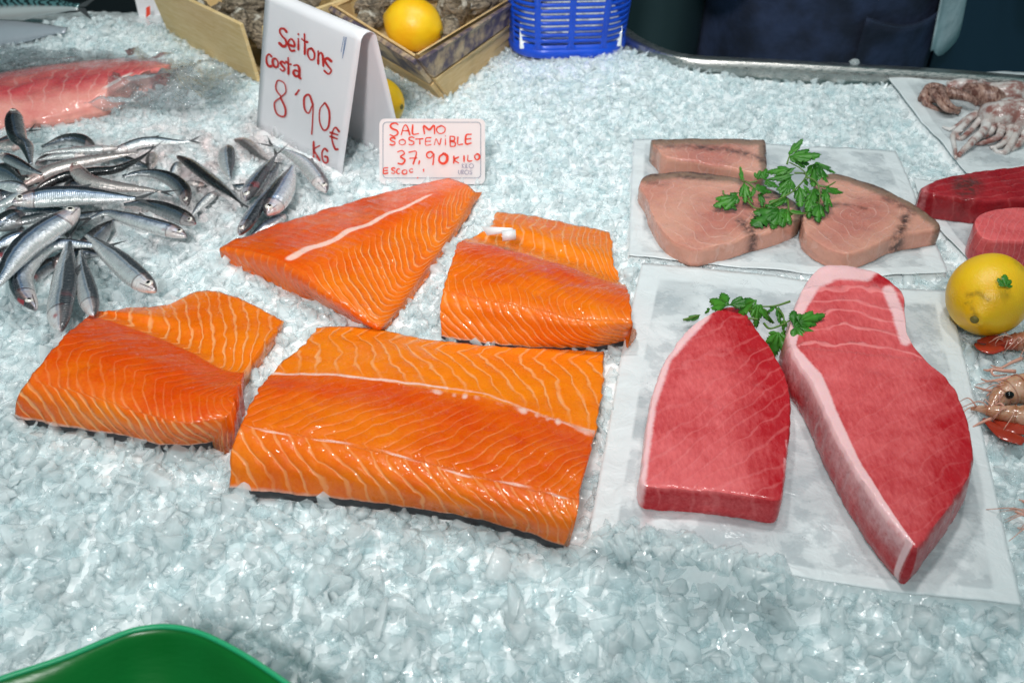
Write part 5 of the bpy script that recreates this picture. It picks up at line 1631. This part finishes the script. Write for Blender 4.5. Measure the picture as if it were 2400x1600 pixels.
def fish(label, pts, w, up, tilt, mat, zoom, lvl=0, tail=True, eye=True, dz=None, flat=.56, group='anchovies heaped on the ice', name='anchovy', cat='anchovy', mt=None, tail_len=1.0):
    """pts: backbone from snout to tail read in a zoomed view; w: depth of the body there;
    up: where the back points on the ice (u away, d near, l, r, q away-left, e away-right); tilt: how far the back is turned to the sky"""
    zx, zy, zs = zoom
    X = np.array([zx + p[0] / zs for p in pts]); Y = np.array([zy + p[1] / zs for p in pts])
    mp = mpp(X.mean(), Y.mean())
    h = w / zs * mp * .5 * (1.10 if group and 'anchov' in group else 1.04)
    zb = h * flat * .80 + lvl * .0062 + .001
    Zp = np.full(len(pts), zb) if dz is None else zb + np.array(dz)
    c = P(X, Y, Zp)
    c[:, 2] += ICE(c[:, 0], c[:, 1]) * .6
    n = 44; m = 20
    p = cr(c, 240); s = np.r_[0, np.cumsum(np.linalg.norm(np.diff(p, axis=0), axis=1))]; t = np.linspace(0, s[-1], n)
    p = np.stack([np.interp(t, s, p[:, k]) for k in range(3)], -1)
    T = np.gradient(p, axis=0); T /= np.linalg.norm(T, axis=1)[:, None]
    S = np.stack([-T[:, 1], T[:, 0], 0 * T[:, 0]], -1); S /= np.linalg.norm(S, axis=1)[:, None]
    hv = {'u': (0, 1), 'd': (0, -1), 'l': (-1, 0), 'r': (1, 0), 'q': (-.7, .7), 'e': (.7, .7)}[up]
    up = 1.0 if S[:, 0].mean() * hv[0] + S[:, 1].mean() * hv[1] > 0 else -1.0
    Uv = np.cross(T, S); Uv *= np.sign(Uv[:, 2])[:, None]
    a = math.radians(tilt)
    D = S * (up * math.cos(a)) + Uv * math.sin(a)          # towards the back
    Lt = Uv * math.cos(a) - S * (up * math.sin(a))         # the flank turned to the sky
    u = np.linspace(0, 1, n)
    H = np.interp(u, PROF_U, PROF_H) * h; Tk = np.interp(u, PROF_U, PROF_T) * h * flat
    ph = np.linspace(0, 2 * np.pi, m, endpoint=False)
    cd = np.sign(np.cos(ph)) * np.abs(np.cos(ph)) ** .9
    v = p[:, None] + D[:, None] * (cd[None, :, None] * H[:, None, None]) + Lt[:, None] * (np.sin(ph)[None, :, None] * Tk[:, None, None])
    f = [tuple(q) for q in grid_faces(n, m, close_v=True)]
    v = v.reshape(-1, 3); b = len(v)
    v = np.vstack([v, p[:1] - T[:1] * h * .10 - D[:1] * h * .06, p[-1:]])
    for j in range(m):
        f.append((b, (j + 1) % m, j)); f.append((b + 1, (n - 1) * m + j, (n - 1) * m + (j + 1) % m))
    dv = np.concatenate([np.tile(cd, n), [0, 0]]); al = np.concatenate([np.repeat(u, m), [0, 1]])
    root = mesh(name, v, f, mt or MF[mat], attrs={'dv': dv, 'along': al})
    if eye:
        k = int(.088 * (n - 1)) + 0
        ek = p[k] + D[k] * H[k] * .18 + Lt[k] * Tk[k] * .80
        r = h * .34
        N3 = np.stack([T[k], np.cross(Lt[k], T[k]), Lt[k]], 1)
        ve, fe = ellipsoid((0, 0, 0), (r, r, r * .55), 12, 18)
        e = mesh('eye', ve @ N3.T + ek, fe, M_IRIS, root)
        ve, fe = ellipsoid((0, 0, r * .24), (r * .58, r * .58, r * .42), 10, 16)
        mesh('pupil', ve @ N3.T + ek, fe, M_PUPIL, e)
        # lower jaw line
        j0 = p[0] - D[0] * H[0] * .2 + Lt[0] * Tk[0] * 1.0; k2 = int(.13 * (n - 1)); j1 = p[k2] - D[k2] * H[k2] * .45 + Lt[k2] * Tk[k2] * .92
        mid = p[k // 2 + 1] - D[k] * H[k // 2 + 1] * .34 + Lt[k // 2 + 1] * Tk[k // 2 + 1] * .98
        mesh('mouth', *tube(cr(np.array([j0, mid, j1]), 8), .00032, 6), simple_cached('mouth_line', (.08, .05, .05)), root)
    if tail:
        e0 = p[-1]; q = T[-1]
        Lf = h * 1.9 * tail_len
        for sg in (1, -1):
            pr = np.array([e0 - q * h * .25 + D[-1] * sg * H[-1] * .1, e0 + q * Lf * .25 + D[-1] * sg * h * .34, e0 + q * Lf + D[-1] * sg * h * .86 + Lt[-1] * h * .1, e0 + q * Lf * .34 + D[-1] * sg * h * .04])
            vv = np.vstack([pr + Lt[-1] * .0002, pr - Lt[-1] * .0002])
            mesh('tail_fin', vv, [(0, 1, 2, 3), (7, 6, 5, 4), (0, 4, 5, 1), (1, 5, 6, 2), (2, 6, 7, 3), (3, 7, 4, 0)], M_FIN, root, smooth=False)
        k = int(.50 * (n - 1)); k3 = int(.60 * (n - 1))
        b0 = p[k] + D[k] * H[k] * .96; b1 = p[k3] + D[k3] * H[k3] * .96; tp = p[k3] + D[k3] * H[k3] * 1.45 + T[k3] * h * .25
        vv = np.array([b0, tp, b1]); vv = np.vstack([vv + Lt[k] * .00015, vv - Lt[k] * .00015])
        mesh('dorsal_fin', vv, [(0, 1, 2), (5, 4, 3), (0, 3, 4, 1), (1, 4, 5, 2), (2, 5, 3, 0)], M_FIN, root, smooth=False)
    tag(root, label, cat, group)
    return root
_sc = {}
def simple_cached(name, col, rough=.4):
    if name not in _sc: _sc[name] = simple(name, col, rough)
    return _sc[name]
Z4 = (0, 230, 2.958); Z5 = (400, 300, 5.2275)
FISH = [
 # label, points, depth, back side, tilt, look, view, level, tail, eye
 ('anchovy whose forked tail pokes up beside the upright one', [(-40, 340), (60, 300), (150, 255), (200, 235)], 80, 'u', 20, 'dark', Z4, 0, 1, 0),
 ('silver anchovy head at the left edge under the upright one', [(150, 345), (60, 330), (-60, 330)], 100, 'u', 10, 'pink', Z4, 0, 0, 0),
 ('humped dark anchovy at the far rim of the heap', [(660, 350), (560, 305), (450, 298), (340, 330), (290, 345)], 80, 'u', 60, 'dark', Z4, 0, 0, 0),
 ('bright silver anchovy with a staring eye, head towards the price sign', [(815, 358), (700, 366), (560, 375), (400, 382), (280, 400)], 84, 'u', -10, 'silver', Z4, 1, 0, 1),
 ('silver anchovy with a red gill lying just below the bright staring one', [(590, 408), (480, 408), (380, 416), (250, 440)], 70, 'u', -5, 'silver', Z4, 1, 0, 1),
 ('thin-tailed silver anchovy stretching right from the far rim', [(780, 388), (880, 352), (980, 318), (1080, 308), (1230, 312), (1320, 304)], 76, 'u', 25, 'silver', Z4, 0, 1, 0),
 ('long pale anchovy with a pinkish head across the middle of the heap', [(165, 605), (260, 545), (380, 495), (560, 450), (760, 415), (960, 385)], 108, 'u', 0, 'pink', Z4, 2, 0, 1),
 ('anchovy bent like a bow with its dark tail raised', [(245, 645), (330, 590), (480, 535), (650, 512), (800, 498), (920, 450), (1000, 405), (1045, 370)], 112, 'd', 25, 'dark', Z4, 3, 1, 0),
 ('anchovy with its head lifted up and left, eye wide', [(505, 458), (590, 560), (710, 602), (850, 622), (1000, 632), (1120, 648)], 112, 'u', -5, 'pink', Z4, 4, 1, 1),
 ('dark anchovy curling down with its snout on the ice', [(1300, 745), (1275, 650), (1190, 570), (1080, 530), (960, 524), (850, 545)], 96, 'e', 30, 'dark', Z4, 2, 0, 1),
 ('anchovy with a deep blue band lying level across the front of the heap', [(88, 738), (180, 712), (350, 692), (550, 686), (750, 690), (940, 694)], 138, 'u', 25, 'blue', Z4, 5, 1, 1),
 ('blackish anchovy pointing right above the blue-eyed one', [(1355, 878), (1250, 822), (1120, 765), (980, 730), (860, 740)], 104, 'u', 35, 'dark', Z4, 2, 0, 1),
 ('blue-sided anchovy with a round eye at the right end of the heap', [(1290, 968), (1180, 922), (1040, 880), (880, 832), (740, 800), (630, 840)], 118, 'u', 10, 'blue', Z4, 2, 1, 1),
 ('large blue-silver anchovy slanting down to the left edge', [(548, 775), (440, 850), (330, 920), (200, 1020), (100, 1130), (20, 1250), (-40, 1330)], 176, 'q', 15, 'blue', Z4, 4, 0, 1),
 ('anchovy with a pink head bent down and its forked tail to the right', [(250, 1472), (175, 1370), (150, 1240), (240, 1110), (380, 1020), (560, 1015), (715, 1032)], 140, 'q', 15, 'blue', Z4, 2, 1, 1),
 ('upright silver anchovy next to the deep red salmon', [(425, 1620), (420, 1480), (440, 1340), (455, 1200), (470, 1060), (482, 970)], 176, 'r', 20, 'silver', Z4, 2, 1, 0),
 ('silver anchovy running beside the upright one down to the salmon', [(655, 1520), (615, 1390), (575, 1230), (562, 1120), (560, 1060)], 128, 'r', 10, 'silver', Z4, 2, 0, 0),
 ('anchovy with a big clear eye, head down towards the salmon', [(1078, 1345), (960, 1260), (840, 1150), (720, 1050), (600, 950)], 152, 'e', 12, 'silver', Z4, 2, 0, 1),
 ('black anchovy back showing under the pink-headed one', [(190, 1270), (300, 1190), (420, 1120), (480, 1080)], 100, 'u', 55, 'dark', Z4, 0, 0, 0),
 ('white-striped anchovy at the left edge above the blue-banded one', [(190, 640), (80, 612), (-60, 600)], 88, 'u', 15, 'silver', Z4, 3, 0, 0),
 ('pale anchovy at the left edge below the white-striped one', [(200, 665), (100, 700), (-40, 760)], 92, 'u', 5, 'silver', Z4, 2, 0, 0),
 ('broad dark anchovy at the left edge behind the large blue-silver one', [(170, 810), (60, 860), (-60, 930)], 132, 'u', 40, 'dark', Z4, 2, 0, 0),
 ('anchovy head with a white-rimmed eye peeping below the blue band', [(92, 872), (190, 850), (330, 815), (430, 790)], 84, 'u', 0, 'dark', Z4, 2, 0, 1),
 ('silver-backed anchovy at the left edge behind the slanting one', [(200, 950), (80, 995), (-60, 1060)], 104, 'u', 30, 'blue', Z4, 1, 0, 0),
 ('small dark anchovy crossing under the upright head', [(0, 400), (90, 440), (200, 495), (290, 525)], 74, 'u', 20, 'dark', Z4, 3, 0, 1),
 ('black anchovy deep in the left of the heap', [(-30, 500), (70, 540), (160, 590)], 130, 'u', 40, 'dark', Z4, 1, 0, 0),
 ('black anchovy deep in the middle of the heap', [(450, 600), (560, 610), (700, 640)], 110, 'u', 40, 'dark', Z4, 1, 0, 0),
 ('grey anchovy tail end stuck in the ice behind the curling one', [(1060, 385), (1052, 450), (1040, 515)], 80, 'l', 10, 'pink', Z4, 0, 0, 0),
 ('black anchovy deep under the front of the heap', [(300, 900), (520, 860), (720, 790)], 120, 'u', 30, 'dark', Z4, 0, 0, 0),
 ('shadowed anchovy under the slanting blue-silver one', [(-20, 1160), (90, 1060), (250, 960)], 110, 'u', 30, 'dark', Z4, 0, 0, 0),
 ('dark plump anchovy with a bloody back, alone between the two groups', [(85, 365), (220, 430), (400, 560), (580, 700), (750, 830), (870, 945)], 205, 'l', 30, 'dark', Z5, 1, 1, 0),
 ('grey anchovy half hidden behind the bloody-backed one', [(115, 430), (60, 520), (10, 620)], 115, 'l', 10, 'silver', Z5, 0, 0, 0),
 ('short silver anchovy stuck tail down in the ice', [(695, 235), (680, 370), (700, 510), (728, 620)], 205, 'r', 12, 'silver', Z5, 0, 0, 0),
 ('anchovy with a raw pink head nearest the tall sign', [(785, 168), (900, 190), (1030, 275), (1150, 375), (1235, 425)], 150, 'd', 0, 'pink', Z5, 0, 1, 0),
 ('anchovy with its pale tail fin raised, snout down', [(925, 905), (975, 780), (1080, 620), (1200, 460), (1285, 345)], 225, 'r', 20, 'blue', Z5, 2, 1, 1),
 ('shining white anchovy sliding away from the sign', [(1905, 800), (1800, 640), (1650, 455), (1480, 335), (1330, 272), (1250, 235)], 205, 'e', 0, 'silver', Z5, 1, 1, 1),
 ('anchovy with a round ringed eye above the salmon tail piece', [(1190, 1085), (1280, 960), (1380, 780), (1460, 600), (1500, 480)], 265, 'l', 15, 'blue', Z5, 2, 0, 1),
 ('anchovy with an orange-rimmed eye right at the salmon tip', [(850, 1320), (950, 1180), (1050, 1020), (1150, 870), (1240, 730)], 205, 'r', 20, 'blue', Z5, 2, 0, 1),
 ('grey anchovy flank lowest of the group, behind the salmon tip', [(1410, 1090), (1290, 1170), (1150, 1240), (1000, 1330)], 150, 'u', 10, 'blue', Z5, 0, 0, 0),
 ('black anchovy tail end between two snouts', [(940, 715), (840, 740), (760, 700)], 95, 'u', 30, 'dark', Z5, 0, 0, 0),
 ('torn pinkish anchovy piece behind the curling one', [(410, 705), (300, 685), (160, 665)], 95, 'u', 0, 'pink', Z5, 0, 0, 0),
 ('frayed silvery scrap of fish skin on the ice', [(560, 785), (450, 880), (340, 990), (260, 1075)], 125, 'u', 0, 'silver', Z5, 0, 1, 0),
 ('black anchovy filling the gap above the blue-banded one', [(200, 640), (330, 655), (520, 650), (700, 655)], 90, 'u', 30, 'dark', Z4, 2, 0, 0),
 ('dark anchovy wedged between the upright one and the big-eyed one', [(540, 1060), (640, 1000), (740, 900), (800, 850)], 120, 'u', 40, 'dark', Z4, 0, 0, 0),
 ('dark anchovy under the long pale one', [(120, 560), (300, 560), (480, 480), (640, 470)], 110, 'd', 30, 'dark', Z4, 1, 0, 0),
 ('black anchovy under the left end of the blue-banded one', [(40, 790), (200, 790), (380, 800), (500, 820)], 120, 'u', 35, 'dark', Z4, 2, 0, 0),
 ('dark anchovy behind the bow-bent tail', [(700, 430), (820, 440), (960, 470), (1060, 500)], 80, 'u', 35, 'dark', Z4, 0, 0, 0),
 ('dark anchovy along the foot of the upright head', [(250, 470), (330, 440), (450, 420), (600, 440)], 80, 'u', 40, 'dark', Z4, 0, 0, 0),
 ('black anchovy shadowed under the three-fish fan', [(380, 1180), (470, 1110), (600, 1080), (700, 1090)], 110, 'u', 40, 'dark', Z4, 0, 0, 0),
 ('dark anchovy at the left edge under the white-striped one', [(-40, 690), (100, 660), (230, 600)], 100, 'u', 40, 'dark', Z4, 1, 0, 0),
 ('dark anchovy at the left edge below the slanting one', [(-40, 1120), (60, 1040), (160, 900)], 110, 'u', 35, 'dark', Z4, 0, 0, 0),
 ('dark anchovy squeezed beneath the raised pale tail fin', [(1010, 850), (1130, 700), (1260, 560), (1330, 430)], 150, 'l', 30, 'dark', Z5, 0, 0, 0),
]
for a in FISH:
    dz = None
    fish(a[0], a[1], a[2], a[3], a[4], a[5], a[6], a[7], bool(a[8]), bool(a[9]))
fish('dark anchovy standing on its tail with its head up at the left of the heap', [(100, 88), (105, 190), (130, 290), (185, 340), (215, 460)], 112, 'l', 15, 'dark', Z4, 4, False, True, dz=[.010, .009, .006, .002, -.002])

# two bigger fish in the far left corner
def mackerel_material():
    n = NB('mackerel_skin'); o = n.obj()
    d = n.attr('dv'); u = n.attr('along')
    w = n.math('ADD', n.math('MULTIPLY', u, 26.0), n.math('MULTIPLY', n.math('SUBTRACT', n.noise(o, 45, 3), .5), 3.4))
    w = n.math('ADD', w, n.math('MULTIPLY', n.math('SINE', n.math('MULTIPLY', d, 9.0)), .22))
    st = n.remap(n.math('ABSOLUTE', n.math('SUBTRACT', n.math('FRACT', w), .5)), .16, .3)
    back = n.mix(st, (.008, .020, .022), (.10, .23, .24))
    col = n.mix(n.remap(d, -.5, -.1), (.60, .62, .62), back)
    n.p(Base_Color=col, Metallic=.3, Roughness=.25, Coat_Weight=.5)
    return n.m
M_MACK = mackerel_material()
def grey_material():
    n = NB('grey_fish_skin'); o = n.obj()
    d = n.attr('dv')
    n.p(Base_Color=n.mix(n.remap(d, .55, .8), (.46, .49, .54), (.08, .11, .10)), Metallic=.35, Roughness=.3, Normal=n.bump(n.noise(o, 120, 3), .25, .002))
    return n.m
fish('dark mackerel with wavy blue-green stripes at the far left corner', [(-420, 30), (-250, 30), (-60, 32), (120, 34), (250, 46), (330, 60)], 132, 'u', 40, 'dark', (0, 0, 1.75), 1.2, True, False, None, .62, None, 'mackerel', 'mackerel', M_MACK, .8)
fish('smooth grey fish lying below the striped mackerel', [(-360, 140), (-200, 140), (-40, 142), (100, 146), (210, 152), (280, 158)], 150, 'u', 22, 'dark', (0, 0, 1.75), -.2, False, False, None, .5, None, 'grey_fish', 'fish', grey_material())

# ---------------------------------------------------------------- clear plastic film
def film_material():
    n = NB('clear_film'); o = n.obj()
    gl = n.n('BsdfGlossy', {'Roughness': .08, 'Color': (1, 1, 1, 1)})
    nr = n.bump(n.noise(o, 75, 4, .6, 1.5), .9, .008)
    n.set(gl.inputs['Normal'], nr)
    tp = n.n('BsdfTransparent', {'Color': (.93, .95, .96, 1)})
    df = n.n('BsdfDiffuse', {'Color': (.72, .75, .78, 1)})
    fr = n.n('Fresnel', {'IOR': 1.5}); n.set(fr.inputs['Normal'], nr)
    m1 = n.n('MixShader', {0: n.remap(n.noise(o, 30, 3), .35, .7, .02, .16)})
    n.t.links.new(tp.outputs[0], m1.inputs[1]); n.t.links.new(df.outputs[0], m1.inputs[2])
    m2 = n.n('MixShader', {0: n.math('MULTIPLY', fr.outputs[0], 2.2, clamp=True)})
    n.t.links.new(m1.outputs[0], m2.inputs[1]); n.t.links.new(gl.outputs[0], m2.inputs[2])
    n.t.links.new(m2.outputs[0], n.out.inputs['Surface'])
    return n.m
M_FILM = film_material()
def film(label, rows, amp, nu=60, nv=80, seed=0):
    g, V, U = flesh_grid(rows, nu, nv)
    x, y = g[..., 0] * 22 + seed, g[..., 1] * 22
    r = np.abs(fbm(x, y, 1, 3) - .5) * 2
    g[..., 2] += (1 - r) ** 3 * amp
    o = mesh('plastic_film', g.reshape(-1, 3), grid_faces(nu, nv, flip=True), M_FILM)
    tag(o, label, 'plastic film')
film('crumpled clear plastic film under the end of the pink fillet', [
    Z(.010, (300, 130), (390, 138), (450, 150), (500, 165), (545, 180)),
    Z(.018, (270, 175), (350, 180), (430, 190), (500, 200), (552, 205)),
    Z(.014, (240, 232), (310, 228), (380, 225), (460, 228), (540, 224)),
    Z(.006, (200, 268), (260, 268), (330, 258), (440, 262), (470, 256)),
], .017, seed=3)
film('clear plastic film spread on the ice above the pink fillet', [
    Z(.008, (-60, 108), (60, 112), (150, 118), (240, 122), (330, 128)),
    Z(.010, (-60, 150), (60, 138), (150, 130), (240, 130), (340, 132)),
    Z(.010, (-60, 190), (60, 166), (150, 150), (240, 142), (350, 140)),
], .006, 40, 60, seed=9)

build_ice(BLOCK, PAPERS, RIM)
